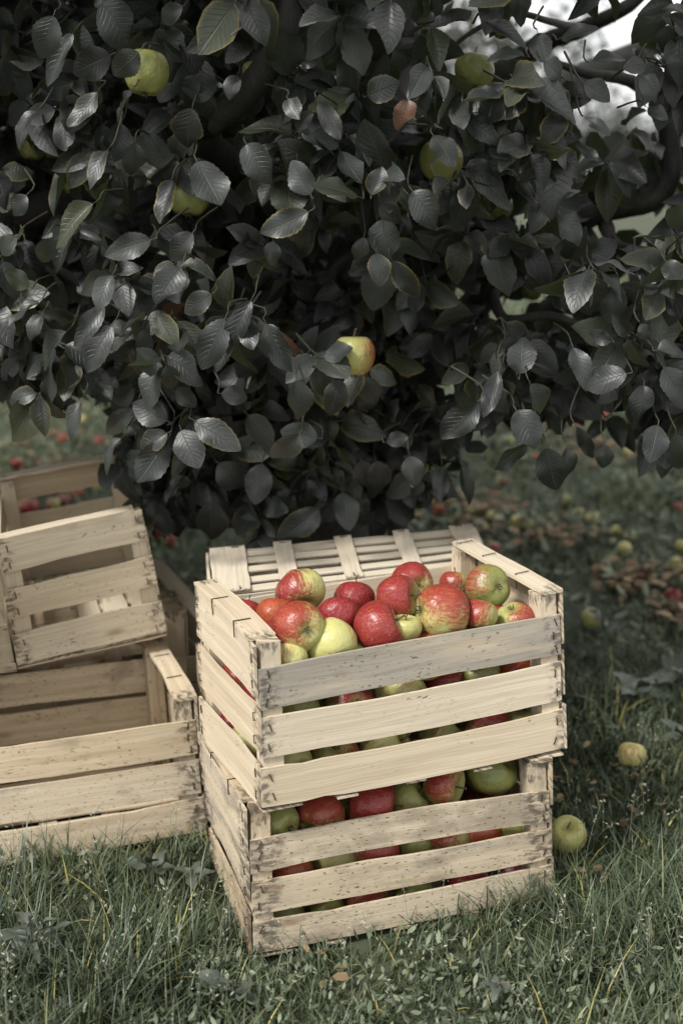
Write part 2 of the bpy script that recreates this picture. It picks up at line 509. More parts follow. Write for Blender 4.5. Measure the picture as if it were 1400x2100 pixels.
class Crate:
    """corners: FL FR BL BR at the base, then the same four at the rim (world points)"""
    L, W, H = .50, .28, .25

    def __init__(s, cb, ct, label, cat='crate', group=None, grey=.3, dirt=.4, pale=.3, staples=True, front_z=None, end_z=None, sags=None, gap=.011, fg=None):
        s.sags, s.gap, s.fg = sags, gap, fg
        s.c = np.array([list(v) for v in (*cb, *ct)], float)
        s.base = Vector(s.c[:4].mean(0))
        s.root = empty('wooden_crate', s.base, label, cat, group)
        s.grey, s.dirt, s.pale, s.st = grey, dirt, pale, staples
        s.fz = front_z or [(.150, .064), (.076, .063), (.001, .062)]
        s.ez = end_z or [(.168, .078), (.086, .070), (.001, .068)]
        s.build()

    def f(s, P):
        P = np.asarray(P, float)
        u, v, w = P[..., 0:1] / s.L, P[..., 1:2] / s.W, P[..., 2:3] / s.H
        c = s.c
        lo = (1 - v) * ((1 - u) * c[0] + u * c[1]) + v * ((1 - u) * c[2] + u * c[3])
        hi = (1 - v) * ((1 - u) * c[4] + u * c[5]) + v * ((1 - u) * c[6] + u * c[7])
        return (1 - w) * lo + w * hi

    def board(s, name, o, a, c, n, ln, wd, th, grey=None, parent=None, **k):
        me, cen = plank_mesh(s.f, o, a, c, n, ln, wd, th, name=name, **k)
        ob = link(name, me, s.root, cen - s.base)
        g = (s.grey if grey is None else grey) + random.uniform(-.12, .12)
        ob.color = (max(0, g), max(0, s.dirt + random.uniform(-.15, .15)), max(0, min(1, s.pale + random.uniform(-.25, .25))), 1)
        return ob, cen

    def staple(s, ob, cen, p, xdir, ndir, me=None, name='staple'):
        P = Vector(s.f(np.array(p))); e = 1e-3
        X = Vector(s.f(np.array(p) + e * np.array(xdir))) - P
        N = Vector(s.f(np.array(p) + e * np.array(ndir))) - P
        st = link(name, me or STAPLE_ME, ob, P - cen)
        st.rotation_euler = frame(X, N).to_euler()

    def build(s):
        L, W, H = s.L, s.W, s.H
        t = .0045; pw = .030
        # corner posts
        for (x, y) in ((t, t), (L - t - pw, t), (t, W - t - pw), (L - t - pw, W - t - pw)):
            s.board('corner_post', (x, y, .002), (0, 0, 1), (1, 0, 0), (0, 1, 0), H - .006, pw, pw, wav=.0008)
        # long sides
        for k, (z, h) in enumerate(s.fz):
            for side in (0, 1):
                y = 0 if side == 0 else W - t
                bow = R_.uniform(-.004, .001) if side == 0 else R_.uniform(-.001, .004)
                ob, cen = s.board('slat', (0, y, z), (1, 0, 0), (0, 0, 1), (0, 1, 0), L, h, t, bow=bow, sag=(s.sags[k] if s.sags and side == 0 else R_.uniform(-.003, .004)), wav=.0016, chip=.003 if k == 2 else .001, grey=(s.fg[k] if s.fg and side == 0 else None))
                if s.st and side == 0:
                    for x in (.013, L - .013):
                        for q in ((.25, .75) if k else (.18, .52, .85)):
                            s.staple(ob, cen, (x + R_.uniform(-.004, .004), -.0005, z + h * q), (R_.uniform(-.5, .5), 0, 1), (0, -1, 0))
        # ends
        for side in (0, 1):
            x = -t - .001 if side == 0 else L + .001
            for k, (z, h) in enumerate(s.ez):
                ob, cen = s.board('end_slat', (x, 0.001, z), (0, 1, 0), (0, 0, 1), (1, 0, 0), W - .002, h, t, bow=R_.uniform(-.004, .004), sag=R_.uniform(-.003, .003), wav=.002)
                if s.st and side == 0:
                    for y in (.012, W - .012):
                        for q in (.25, .75):
                            s.staple(ob, cen, (x - .0005, y, z + h * q), (0, .2, 1), (-1, 0, 0))
            xc = -.006 if side == 0 else L - .032
            ob, cen = s.board('cap_board', (xc, .002 if side else .020, H - .002), (0, 1, 0), (1, 0, 0), (0, 0, 1), W - (.004 if side else .024), .038, .006, wav=.002, bow=.002)
            if s.st:
                for y in (W * .30, W * .66) + ((W * .93,) if side else ()):
                    if side == 0: s.staple(ob, cen, (xc + .012, y, H + .006), (1, .0, 0), (0, 0, 1), WIRE_ME)
                    else: s.staple(ob, cen, (xc + .018, y, H + .006), (1, .1, 0), (0, 0, 1), WIRE_ME)
        # bottom: long strips inside, cross strips outside
        nb = 5
        for k in range(nb):
            w = (W - .004) / nb
            s.board('bottom_strip', (.002, .002 + k * w + .003, -.0005 - .003), (1, 0, 0), (0, 1, 0), (0, 0, 1), L - .004, w - s.gap, .003, wav=.0035, bow=.0)
        for k in range(5):
            x = (0.0, .115, .228, .340, .452)[k]
            w = (.062, .032, .032, .032, .047)[k]
            s.board('cross_strip', (x, 0.0, -.0090), (0, 1, 0), (1, 0, 0), (0, 0, 1), W, w, .003, wav=.0015, grey=min(s.grey, .3))


V3 = Vector
CR = {}
A_lo = [at(541, 1658, z=.252), at(1156, 1535, z=.252), at(419, 1512, z=.252), V3((.222, 2.085, .252))]
A_hi = [at(530, 1322, z=.497), at(1147, 1213, z=.497), at(405, 1197, z=.497), at(958, 1110, z=.497)]
CR['A'] = Crate(A_lo, A_hi, 'upper crate heaped with red and green apples, standing on another full crate', group='wooden fruit crates', grey=.26, dirt=.42, pale=.45, sags=(.004, -.002, -.004), fg=(.72, .24, .12), front_z=[(.150, .063), (.077, .061), (.001, .060)])
B_lo = [at(518, 1958, z=0), at(1130, 1832, z=0), at(440, 1765, z=0), V3((.235, 2.05, 0))]
B_hi = [at(510, 1655, z=.240), at(1127, 1560, z=.240), at(412, 1502, z=.240), V3((.21, 2.05, .240))]
CR['B'] = Crate(B_lo, B_hi, 'weathered lower crate full of apples, standing in the grass under the heaped crate', group='wooden fruit crates', grey=.45, dirt=.85, pale=.2,
                front_z=[(.137, .056), (.068, .056), (.001, .053)], sags=(.009, -.002, -.004), fg=(.32, .48, .30))
F_hi_r = [at(398, 1432, z=.245), at(326, 1310, z=.245)]
F_lo_r = [at(420, 1705, z=0), V3((-.34, 2.26, 0))]
dF = V3((math.cos(.307), math.sin(.307), 0)) * .5
F_lo = [F_lo_r[0] - dF, F_lo_r[0], F_lo_r[1] - dF, F_lo_r[1]]
F_hi = [F_hi_r[0] - dF, F_hi_r[0], F_hi_r[1] - dF, F_hi_r[1]]
CR['F'] = Crate(F_lo, F_hi, 'empty open crate standing in the grass at the left edge of the picture', group='wooden fruit crates', grey=.28, dirt=.62, pale=.15,
                front_z=[(.147, .064), (.074, .062), (.001, .062)], sags=(-.002, -.002, -.003), fg=(.3, .2, .4))
# crate seen end-on, resting on the rim behind the empty one: its long axis points away
gn = [at(38, 1364, z=.272), at(342, 1294, z=.290)]
gt = [at(-8, 1112, z=.522), at(293, 1042, z=.534)]
gft = [at(-5, 980, z=.505), at(247, 932, z=.522)]
gfb = [gft[0] + (gn[0] - gt[0]), gft[1] + (gn[1] - gt[1])]


class EndCrate(Crate):
    pass


# local X runs away from the camera; local Y runs to picture left
CR['G'] = Crate([gn[1], gfb[1], gn[0], gfb[0]], [gt[1], gft[1], gt[0], gft[0]],
                'pale empty crate turned end-on, tilted on top of the crates at the left', group='wooden fruit crates', grey=.12, dirt=.30, pale=.6, staples=False,
                end_z=[(.190, .060), (.098, .060), (.001, .064)])
G = CR['G']
for ob in [c for c in G.root.children if c.name.startswith('end_slat')][:3]:
    z0 = {0: .190, 1: .098, 2: .001}[[c for c in G.root.children if c.name.startswith('end_slat')].index(ob)]
    cen = ob.location + G.base
    for y in (.018, G.W - .018):
        for q in (.2, .75):
            G.staple(ob, cen, (-.0065, y, z0 + .060 * q), (0, .1, 1), (-1, 0, 0))
# lower left crate on its side, lattice bottom towards the camera
J0 = V3((-.795, 2.22, 0)); jx = V3((.480, .150, 0)); jb = V3((-.075, .235, 0)); jz = V3((0, 0, .268))
# local Z (rim direction) points away from the camera, local Y points down
CR['J'] = Crate([J0 + jz, J0 + jx + jz, J0, J0 + jx], [J0 + jz + jb, J0 + jx + jz + jb, J0 + jb, J0 + jx + jb],
                'shaded crate lying on its side behind the empty crate, slatted bottom facing forward', group='wooden fruit crates', grey=.25, dirt=.5, pale=.0, staples=False, gap=.028)
# inverted crate behind the heap, on a crate that stands upright
c0 = [at(430, 1132, z=.455), at(968, 1080, z=.452), at(438, 1226, z=.462), V3((.262, 2.12, .452))]
dn = V3((0.0, .01, -.215))
CR['C'] = Crate([c0[0], c0[1], c0[2], c0[3]][2:] + [c0[0], c0[1]], [c0[2] + dn, c0[3] + dn, c0[0] + dn, c0[1] + dn],
                'upside-down crate with pale slatted bottom upward, behind the heap of apples', group='wooden fruit crates', grey=.05, dirt=.22, pale=1.0, staples=False, gap=.025)
C = CR['C']
cs = [c for c in C.root.children if c.name.startswith('cross_strip')]
for i, ob in enumerate(cs):
    cen = ob.location + C.base; x = (.045, .131, .244, .356, .470)[i]
    C.staple(ob, cen, (x, .012, -.0095), (0, 1, 0), (0, 0, -1))
    C.staple(ob, cen, (x, .265, -.0095), (1, 0, 0), (0, 0, -1))
d0 = [V3((-.225, 2.01, 0)), V3((.262, 2.16, 0)), V3((-.275, 2.27, 0)), V3((.215, 2.42, 0))]
CR['D'] = Crate(d0, [p + V3((0, 0, .238)) for p in d0], 'upright crate standing beneath the upside-down one, behind the full crates', group='wooden fruit crates', grey=.3, dirt=.5, pale=.1, staples=False)
# crate leaning behind, only a sloping rail and end shows between the stacks
m_hi_f = at(322, 1148, y=2.58); m_hi_n = at(425, 1262, y=2.44)
mv = (m_hi_n - m_hi_f).normalized() * .28
mn = m_hi_f + mv
side = V3((-.46, -.17, .02)); down = V3((-.06, .05, -.235))
mlo = [mn + down, m_hi_f + down, mn + side + down, m_hi_f + side + down]
sh = V3((0, 0, 0))
CR['M'] = Crate([mn + side + down, mn + down, m_hi_f + side + down, m_hi_f + down], [mn + side, mn, m_hi_f + side, m_hi_f],
                'greyish crate leaning in the gap between the two stacks', group='wooden fruit crates', grey=.3, dirt=.2, pale=1.0, staples=False)
# crate at the very left edge, only its lattice corner is in the picture
k1 = at(34, 1372, z=.262); k2 = at(-4, 1185, z=.50)
kd = V3((-.42, -.12, -.0)); kb = V3((-.06, .22, .04))
CR['K'] = Crate([k2, k1, k2 + kd, k1 + kd + V3((0, 0, .0))], [k2 + kb, k1 + kb, k2 + kd + kb, k1 + kd + kb],
                'white slatted crate cut off by the left edge beside the end-on crate', group='wooden fruit crates', grey=.0, dirt=.2, pale=1.0, staples=False)


# ------------------------------------------------------------------ apples
def apple_mesh(seed, squash, lobes, lop):
    r = np.random.RandomState(seed)
    nt, nph = 26, 36
    t = np.linspace(0, np.pi, nt + 1)[1:-1]; ph = np.linspace(0, 2 * np.pi, nph, endpoint=False)
    T, P = np.meshgrid(t, ph, indexing='ij')
    rad = np.sin(T) ** .93 * (1 + .07 * np.cos(T))
    z = squash * np.cos(T) - .30 * np.exp(-(T / .42) ** 2) + .22 * np.exp(-((np.pi - T) / .40) ** 2)
    w = np.clip((T - .9) / 2.0, 0, 1)
    rad = rad * (1 + lobes * np.cos(5 * P + r.uniform(0, 6)) * w + .02 * np.cos(2 * P + r.uniform(0, 6)) + .015 * np.cos(3 * P + r.uniform(0, 6)))
    z = z + .045 * w * np.cos(5 * P) * (np.sin(T)) * .8
    X, Y = rad * np.cos(P), rad * np.sin(P)
    z = z + lop * X * .12
    V = np.stack([X, Y, z], -1).reshape(-1, 3)
    F = []
    for i in range(nt - 2):
        for j in range(nph):
            j2 = (j + 1) % nph
            F.append((i * nph + j, (i + 1) * nph + j, (i + 1) * nph + j2, i * nph + j2))
    top, bot = len(V), len(V) + 1
    V = np.vstack([V, [0, 0, squash - .32], [0, 0, -squash + .24]])
    me = bpy.data.meshes.new('apple')
    fs = [tuple(f) for f in F] + [(top, j, (j + 1) % nph) for j in range(nph)] + [(bot, (nt - 2) * nph + (j + 1) % nph, (nt - 2) * nph + j) for j in range(nph)]
    me.from_pydata(V.tolist(), [], fs); me.polygons.foreach_set('use_smooth', [True] * len(fs))
    me.materials.append(APPLE); me.update()
    return me, squash


def stem_mesh():
    V, F = [], []
    n = 5
    for i in range(n + 1):
        s = i / n; rr = .05 * (1 - .35 * s) + (.03 if i == n else 0)
        for j in range(6):
            a = j * math.pi / 3
            V.append((.12 * s * s + rr * math.cos(a), rr * math.sin(a), s * .5))
    for i in range(n):
        for j in range(6):
            F.append((i * 6 + j, i * 6 + (j + 1) % 6, i * 6 + 6 + (j + 1) % 6, i * 6 + 6 + j))
    F.append(tuple(n * 6 + j for j in range(6)))
    me = bpy.data.meshes.new('stem'); me.from_pydata(V, [], F); me.materials.append(STEM); me.update(); return me


def calyx_mesh():
    V, F = [(0, 0, -.02)], []
    for k in range(5):
        a = k * 2 * math.pi / 5; b = a + .35; c = a - .35
        i = len(V)
        V += [(.09 * math.cos(c), .09 * math.sin(c), .0), (.09 * math.cos(b), .09 * math.sin(b), .0), (.17 * math.cos(a), .17 * math.sin(a), -.10), (.10 * math.cos(a + .1), .10 * math.sin(a + .1), -.17)]
        F += [(0, i, i + 1), (i, i + 2, i + 1), (i + 1, i + 2, i + 3)]
    me = bpy.data.meshes.new('calyx'); me.from_pydata(V, [], F); me.materials.append(CALYX); me.update(); return me


AM = [apple_mesh(s, q, l, p) for s, q, l, p in ((1, .86, .03, .2), (2, .90, .02, -.3), (3, .82, .045, .5), (4, .93, .03, .0), (5, .88, .055, -.5))]
STEM_ME, CAL_ME = stem_mesh(), calyx_mesh()
COLS = {  # red amount, pale base, crimson..orange
    'crimson': (.76, .6, .0), 'red': (.58, .6, .15), 'mottled': (.50, .75, .45), 'orange': (.72, .7, .9), 'half': (.40, .55, .3),
    'dusk': (.24, .0, .2), 'green': (.06, .15, .3), 'darkgreen': (-.12, .0, .4), 'pale': (-.05, .95, .5), 'palered': (.14, .9, .3), 'yellow': (-.02, .75, .9), 'rosy': (.42, .9, .1), 'olive': (-.12, .12, .6), 'dull': (.24, .5, .85)}
ACOUNT = [0]


def apple(P, r, kind, label, axis=None, blush=None, group=None, parts='both', cat='apple'):
    """axis: world direction the stem points to; blush: world direction of the red cheek"""
    ACOUNT[0] += 1
    me, sq = AM[ACOUNT[0] * 7 % 5]
    o = link('apple', me); o.location = P; o.scale = (r, r, r * (1.16 if group == 'apples hanging in the tree' else 1.07))
    ax = Vector(axis if axis is not None else (random.gauss(0, .7), random.gauss(0, .7), random.uniform(-.4, 1))).normalized()
    bl = Vector(blush if blush is not None else (random.uniform(-1, 1), -.6, .7))
    x = bl - ax * bl.dot(ax)
    if x.length < .05: x = ax.orthogonal()
    x.normalize(); y = ax.cross(x)
    o.rotation_euler = Matrix((x, y, ax)).transposed().to_euler()
    c = COLS[kind]; o.color = (c[0] + random.uniform(-.04, .04), c[1], c[2], 1)
    tag(o, label, cat, group)
    if parts in ('both', 'stem'):
        s = link('stem', STEM_ME, o, (0, 0, sq - .34))
    if parts in ('both', 'calyx'):
        s = link('calyx', CAL_ME, o, (0, 0, -sq + .19))
    return o


def axis_from(dx, dy, tow):
    """picture-plane direction (right, up) plus amount towards the camera -> world"""
    return Vector((dx, -tow * CP + dy * SP, tow * SP + dy * CP)).normalized()


# top layer of the heaped crate: px, py, diameter, height, colour, [pole towards], which pole shows, blush, label
TOP = [
    (615, 1212, 104, .500, 'rosy', (.25, -.75, .6), 'stem', (-.9, .5, .4), 'red and pale green apple at the back left, green cheek to the right'),
    (564, 1262, 82, .478, 'orange', (.1, .9, -.4), None, (0, .3, 1), 'orange-red apple near the left rail, below the big red and green one'),
    (504, 1259, 64, .468, 'red', (.2, .9, -.3), None, (0, .3, 1), 'small dull red apple tucked under the left rail at the back of the heap'),
    (612, 1286, 108, .490, 'mottled', (-.35, .05, -.75), 'calyx', (-.5, .5, .6), 'yellow-flecked red apple, dark eye facing right, beside the pale green one'),
    (548, 1302, 58, .462, 'red', (.2, .9, -.3), None, (0, .3, 1), 'small red apple squeezed between the left rail and a yellow-flecked apple'),
    (694, 1265, 90, .474, 'crimson', (0, .9, -.5), None, (0, .3, 1), 'plain deep red apple mid-heap, right of the yellow-flecked one'),
    (726, 1230, 86, .474, 'crimson', (.1, .9, -.4), None, (0, .2, 1), 'crimson apple at the back middle of the heap, against the back board'),
    (678, 1319, 108, .488, 'pale', (.35, -.75, .45), 'stem', (.9, .3, .3), 'pale green apple at the front of the heap with hollow stem end below'),
    (594, 1352, 70, .462, 'palered', (.1, .9, -.3), None, (-.2, 1, .2), 'small pale green apple at the front left corner of the heap'),
    (775, 1288, 114, .488, 'red', (.75, .35, .1), 'stem', (.2, .4, .9), 'large bright red apple right of the pale green one'),
    (829, 1289, 66, .464, 'yellow', (.1, .9, .3), None, (.2, -1, .2), 'small yellow-green apple wedged between two large red ones'),
    (816, 1224, 94, .496, 'red', (.75, .1, .35), 'stem', (-.6, .4, .7), 'dark red apple with green hollow on its right, behind the biggest apple'),
    (845, 1197, 90, .486, 'red', (-.25, .05, -.85), 'calyx', (-.2, .7, .6), 'red apple with its dark eye showing, highest at the back of the heap'),
    (904, 1254, 118, .504, 'mottled', (.85, -.10, -.35), 'calyx', (-.45, .6, .5), 'biggest apple of the heap, streaked red with a green right side'),
    (931, 1199, 62, .466, 'half', (.1, .9, -.2), None, (-.8, .5, .6), 'small red and green apple at the back board, beside the right corner post'),
    (1000, 1204, 94, .486, 'dusk', (-.5, -.05, -.75), 'calyx', (-.9, .4, .4), 'dull green apple at the back right corner under the rail'),
    (982, 1263, 76, .472, 'half', (.3, .8, -.3), None, (-.7, .9, .4), 'apple half red half green, just right of the biggest one'),
    (1056, 1277, 90, .470, 'half', (.2, -.6, -.3), None, (-.1, .9, .6), 'dark red and yellow apple in the front right corner of the heap'),
    (1020, 1268, 44, .440, 'crimson', (.1, .9, 0), None, (0, 0, 1), 'barely visible red apple behind the apple in the front corner'),
]
placed = []


def plane_gap(cr, P):
    a, b, u = (Vector(cr.f(np.array(q))) for q in ((0, .005, .2), (cr.L, .005, .2), (0, .005, .25)))
    n = (u - a).cross(b - a).normalized()
    if n.y < 0: n = -n
    return (P - a).dot(n)


for (px, py, dm, z, kind, ax, pole, bl, lab) in TOP:
    for _ in range(60):      # sink it along the line of sight until it clears the front boards
        P = at(px, py, z=z); d = float(pix(np.array(P))[2]); r = max(.026, dm / 2 / FPX * d / 1.0)
        if plane_gap(CR['A'], P) > r * .93 + .004: break
        z -= .002
    apple(P, r, kind, lab, axis_from(*ax), axis_from(*bl), group='apples heaped in the upper crate')
    placed.append((P, r))

ORD = ['first', 'second', 'third', 'fourth', 'fifth', 'sixth', 'seventh', 'eighth']
CW = {'crimson': 'crimson', 'red': 'red', 'mottled': 'streaked red', 'orange': 'orange-red', 'half': 'red-green', 'green': 'green', 'darkgreen': 'dark green',
      'pale': 'pale green', 'palered': 'pinkish green', 'yellow': 'yellow', 'rosy': 'red and pale green', 'olive': 'olive green'}


def behind_front(cr, px, py, inset):
    """the point inside crate cr, inset behind its front face, on the sight line of a pixel"""
    lo, hi = cr.f(np.array([0, inset, .12])), cr.f(np.array([cr.L, inset, .12]))
    up = cr.f(np.array([0, inset, .22])) - lo
    n = np.cross(hi - lo, up)
    o = np.array([0, 0, CAM_H]); v = np.array(at(px, py, y=1.0)) - o
    return Vector(o + v * (np.dot(lo - o, n) / np.dot(v, n)))


def behind_left(cr, px, py, inset):
    lo, hi = cr.f(np.array([inset, 0, .12])), cr.f(np.array([inset, cr.W, .12]))
    up = cr.f(np.array([inset, 0, .22])) - lo
    n = np.cross(hi - lo, up)
    o = np.array([0, 0, CAM_H]); v = np.array(at(px, py, y=1.0)) - o
    return Vector(o + v * (np.dot(lo - o, n) / np.dot(v, n)))


GAPS = [
    ('A', 'upper front slit of the upper crate', [(608, 1462, 'green'), (722, 1448, 'crimson'), (824, 1424, 'palered'), (915, 1400, 'red'), (984, 1392, 'olive'), (1058, 1388, 'orange')]),
    ('A', 'lower front slit of the upper crate', [(598, 1572, 'pale'), (690, 1552, 'half'), (792, 1535, 'pale'), (900, 1512, 'green'), (1000, 1492, 'half'), (1078, 1476, 'yellow')]),
    ('B', 'wide slit below the heaped crate', [(570, 1688, 'green'), (656, 1672, 'mottled'), (762, 1648, 'red'), (836, 1640, 'olive'), (910, 1608, 'half'), (1008, 1580, 'darkgreen')]),
    ('B', 'middle slit of the lower crate', [(596, 1790, 'orange'), (684, 1764, 'yellow'), (764, 1744, 'mottled'), (846, 1722, 'green'), (914, 1724, 'mottled'), (980, 1704, 'orange'), (1052, 1702, 'olive')]),
    ('B', 'lowest slit of the lower crate', [(580, 1884, 'green'), (664, 1878, 'darkgreen'), (756, 1858, 'half'), (850, 1840, 'olive'), (962, 1818, 'crimson'), (1056, 1796, 'half')]),
]
for (ck, where, lst) in GAPS:
    for i, (px, py, kind) in enumerate(lst):
        P = behind_front(CR[ck], px, py, .058 + .008 * (i % 2))
        r = .0385 + .003 * ((i * 7) % 3 - 1)
        apple(P, r, kind, '%s apple in the %s, %s from left' % (CW[kind], where, ORD[i]),
              group='apples showing through the slits of the crates')
        placed.append((P, r))
SIDE = [('A', 'left side of the upper crate', [(470, 1440, 'red', 'upper slit'), (488, 1487, 'crimson', 'lower slit, the back one'), (512, 1528, 'yellow', 'lower slit, the front one')]),
        ('B', 'left side of the lower crate', [(500, 1628, 'green', 'upper slit, the higher one'), (500, 1690, 'green', 'upper slit, the lower one'), (482, 1815, 'orange', 'lower slit, the back one'), (508, 1858, 'yellow', 'lower slit, the front one')])]
for (ck, where, lst) in SIDE:
    for i, (px, py, kind, w2) in enumerate(lst):
        P = behind_left(CR[ck], px, py, .045)
        apple(P, .037, kind, '%s apple in the %s, %s' % (CW[kind], where, w2), group='apples showing through the slits of the crates')
        placed.append((P, .037))
# the apples between, hidden or nearly so
kinds = ['red', 'green', 'mottled', 'half', 'olive', 'crimson']
for ck, zs in (('A', (.040, .108, .168)), ('B', (.040, .108, .172))):
    cr = CR[ck]
    for z in zs:
        for i in range(6):
            for j in range(3):
                P = Vector(cr.f(np.array([.045 + i * .081 + random.uniform(-.008, .008), .045 + j * .088 + random.uniform(-.006, .006), z])))
                r = .037
                if min((P - q).length - r - s for q, s in placed) > -.018:
                    placed.append((P, r))
                    apple(P, r, random.choice(kinds), 'apple deep inside the %s crate, almost hidden by the apples round it' % ('upper' if ck == 'A' else 'lower'),
                          group='apples buried in the %s crate' % ('upper' if ck == 'A' else 'lower'), parts=None)

# ------------------------------------------------------------------ windfalls
NEAR = [
    (1295, 1549, 60, 'palered', (.2, .8, -.3), 'pale yellow apple with a pinkish top lying in the grass right of the crates'),
    (1163, 1713, 78, 'yellow', (-.1, .75, .65), 'yellow-green windfall with its stem hollow up, touching the lower crate'),
    (1212, 1268, 44, 'pale', (.2, .6, .4), 'pale windfall on the short grass right of the heaped crate'),
    (331, 1084, 42, 'crimson', (.1, .8, .4), 'bright red blurred apple on the ground between the stacks'),
    (60, 1040, 42, 'crimson', (.1, .8, .4), 'red windfall seen between the slats of the end-on crate, lower left'),
    (30, 1048, 36, 'rosy', (.1, .8, .4), 'pale and red windfall at the left edge seen between the slats'),
    (110, 1036, 30, 'half', (.1, .8, .4), 'red windfall with a green side seen through the end-on crate'),
    (131, 1026, 24, 'crimson', (.1, .8, .4), 'small red windfall seen near the middle of the gap in the end-on crate'),
    (157, 1011, 26, 'orange', (.1, .8, .4), 'orange windfall just below the top board of the end-on crate'),
    (36, 951, 18, 'crimson', (.1, .8, .4), 'small red windfall far behind, just above the end-on crate'),
    (297, 1017, 22, 'orange', (.1, .8, .4), 'small orange windfall just right of the end-on crate'),
]
fallen = []
for (px, py, dm, kind, ax, lab) in NEAR:
    z = .03; P = at(px, py, z=z); d = float(pix(np.array(P))[2]); r = dm / 2 / FPX * d
    r = min(max(r, .024), .045); P = at(px, py, z=r * .85)
    apple(P, r, kind, lab, axis_from(*ax), group='windfalls in the grass'); fallen.append(P)
FAR = [(870, 1028, 'pale'), (922, 1022, 'pale'), (963, 1050, 'half'), (988, 1050, 'rosy'), (1006, 1058, 'pale'), (948, 1062, 'orange'), (1060, 1072, 'pale'), (1082, 1076, 'yellow'), (1186, 1056, 'half'), (1214, 1064, 'pale'),
       (1262, 1090, 'pale'), (1290, 1098, 'yellow'), (1278, 1128, 'pale'), (1396, 1122, 'yellow'), (1168, 1028, 'pale'), (1256, 915, 'mottled'), (1322, 946, 'yellow'), (1342, 952, 'yellow'),
       (1150, 868, 'crimson'), (1182, 878, 'orange'), (1226, 905, 'red'), (1290, 925, 'yellow'), (1118, 780, 'orange'), (1160, 806, 'red'), (1010, 1128, 'rosy'),
       (1378, 1225, 'red'), (1385, 1160, 'half'), (1050, 905, 'yellow'), (1100, 940, 'orange'), (1240, 850, 'red'), (1330, 880, 'crimson'), 
       (1205, 800, 'crimson'), (130, 900, 'crimson'), (60, 870, 'red'), (90, 830, 'orange'), (20, 905, 'half'), (170, 860, 'half'), (205, 905, 'red'), (290, 985, 'pale'),
       (330, 1010, 'yellow'), (200, 1000, 'rosy'), (350, 1112, 'orange'), (900, 1045, 'orange'), (1030, 985, 'red'), (1390, 1045, 'rosy')]
def far_band(px, py):
    if px < 700: return 'under the tree at the left'
    return 'in the farthest row, just under the leaves' if py < 965 else ('in the middle distance right of the trunk' if py < 1085 else 'in the nearer grass behind the heaped crate')


bands = {}
MUTE = {'crimson': 'half', 'red': 'mottled', 'orange': 'rosy', 'half': 'palered'}
for f in sorted(FAR):
    w = 'reddish' if f[2] in ('crimson', 'red', 'orange', 'half', 'mottled') else 'pale'
    bands.setdefault((far_band(f[0], f[1]), w), []).append(f)
ORD += ['ninth', 'tenth', 'eleventh', 'twelfth', 'thirteenth', 'fourteenth']
for (bd, w), fs in bands.items():
    for i, (px, py, kind) in enumerate(fs):
        r = random.uniform(.018, .026); P = at(px, py, z=r * .35)
        apple(P, r, MUTE.get(kind, kind) if i % 5 else kind, '%s windfall %s, %s from left' % (w, bd, ORD[i]), group='distant windfalls', parts=None)

# ------------------------------------------------------------------ leaves
def leaf_grid(nu, nv, seed, fold, curl, wave, serr, twist=0.):
    """unit leaf: base at origin, runs along +Y (length 1 with stalk), face +Z, half width ~.31"""
    r = np.random.RandomState(seed)
    v = .35 * np.linspace(0, 1, nv + 1) + .65 * (1 - np.cos(np.pi * np.linspace(0, 1, nv + 1))) / 2; u = np.linspace(-1, 1, nu + 1)
    w = np.sin(np.pi * np.clip(v, 0, 1) ** .92) ** .66 * .275
    w = w * (1 - .18 * v ** 4); w[0] = .006; w[-1] = .003
    k = 1 + serr * (np.arange(nv + 1) % 2 * 2 - 1); k[0] = k[-1] = 1
    ph1, ph2 = r.uniform(0, 6, 2)
    V, U = [], []
    for i, q in enumerate(v):
        for a in u:
            wk = w[i] * (k[i] if abs(a) > .99 else 1)
            x = a * wk * math.cos(fold * abs(a) * .6)
            z = abs(a) * w[i] * math.sin(fold) + wave * w[i] * 1.8 * a * a * math.sin(q * 9 + (ph1 if a > 0 else ph2)) + .006 * math.cos((q * 9 - abs(a) * 2.6) * 2 * math.pi) * (1 - abs(a)) * (abs(a) > .05)
            y = q
            # longitudinal curl
            ang = curl * q
            yy = math.sin(ang) / curl if abs(curl) > 1e-3 else y
            zz = -(1 - math.cos(ang)) / curl if abs(curl) > 1e-3 else 0
            tw = twist * q
            xx = x * math.cos(tw) - z * math.sin(tw); z2 = x * math.sin(tw) + z * math.cos(tw)
            V.append((xx, .12 + .88 * (yy - z2 * math.sin(ang)), z2 * math.cos(ang) + zz * .88))
            U.append((a, q))
    F = []
    m = nu + 1
    for i in range(nv):
        for j in range(nu):
            F.append((i * m + j, i * m + j + 1, (i + 1) * m + j + 1, (i + 1) * m + j))
    # stalk: thin three sided strip from the origin to the blade
    b = len(V)
    for (y, rr, zz) in ((0, .011, .012), (.13, .008, .002)):
        for a in (0, 2.1, 4.2):
            V.append((rr * math.cos(a), y, zz + rr * math.sin(a))); U.append((0, .1))
    for j in range(3):
        F.append((b + j, b + (j + 1) % 3, b + 3 + (j + 1) % 3, b + 3 + j))
    return np.array(V, float), np.array(F), np.array(U, float)


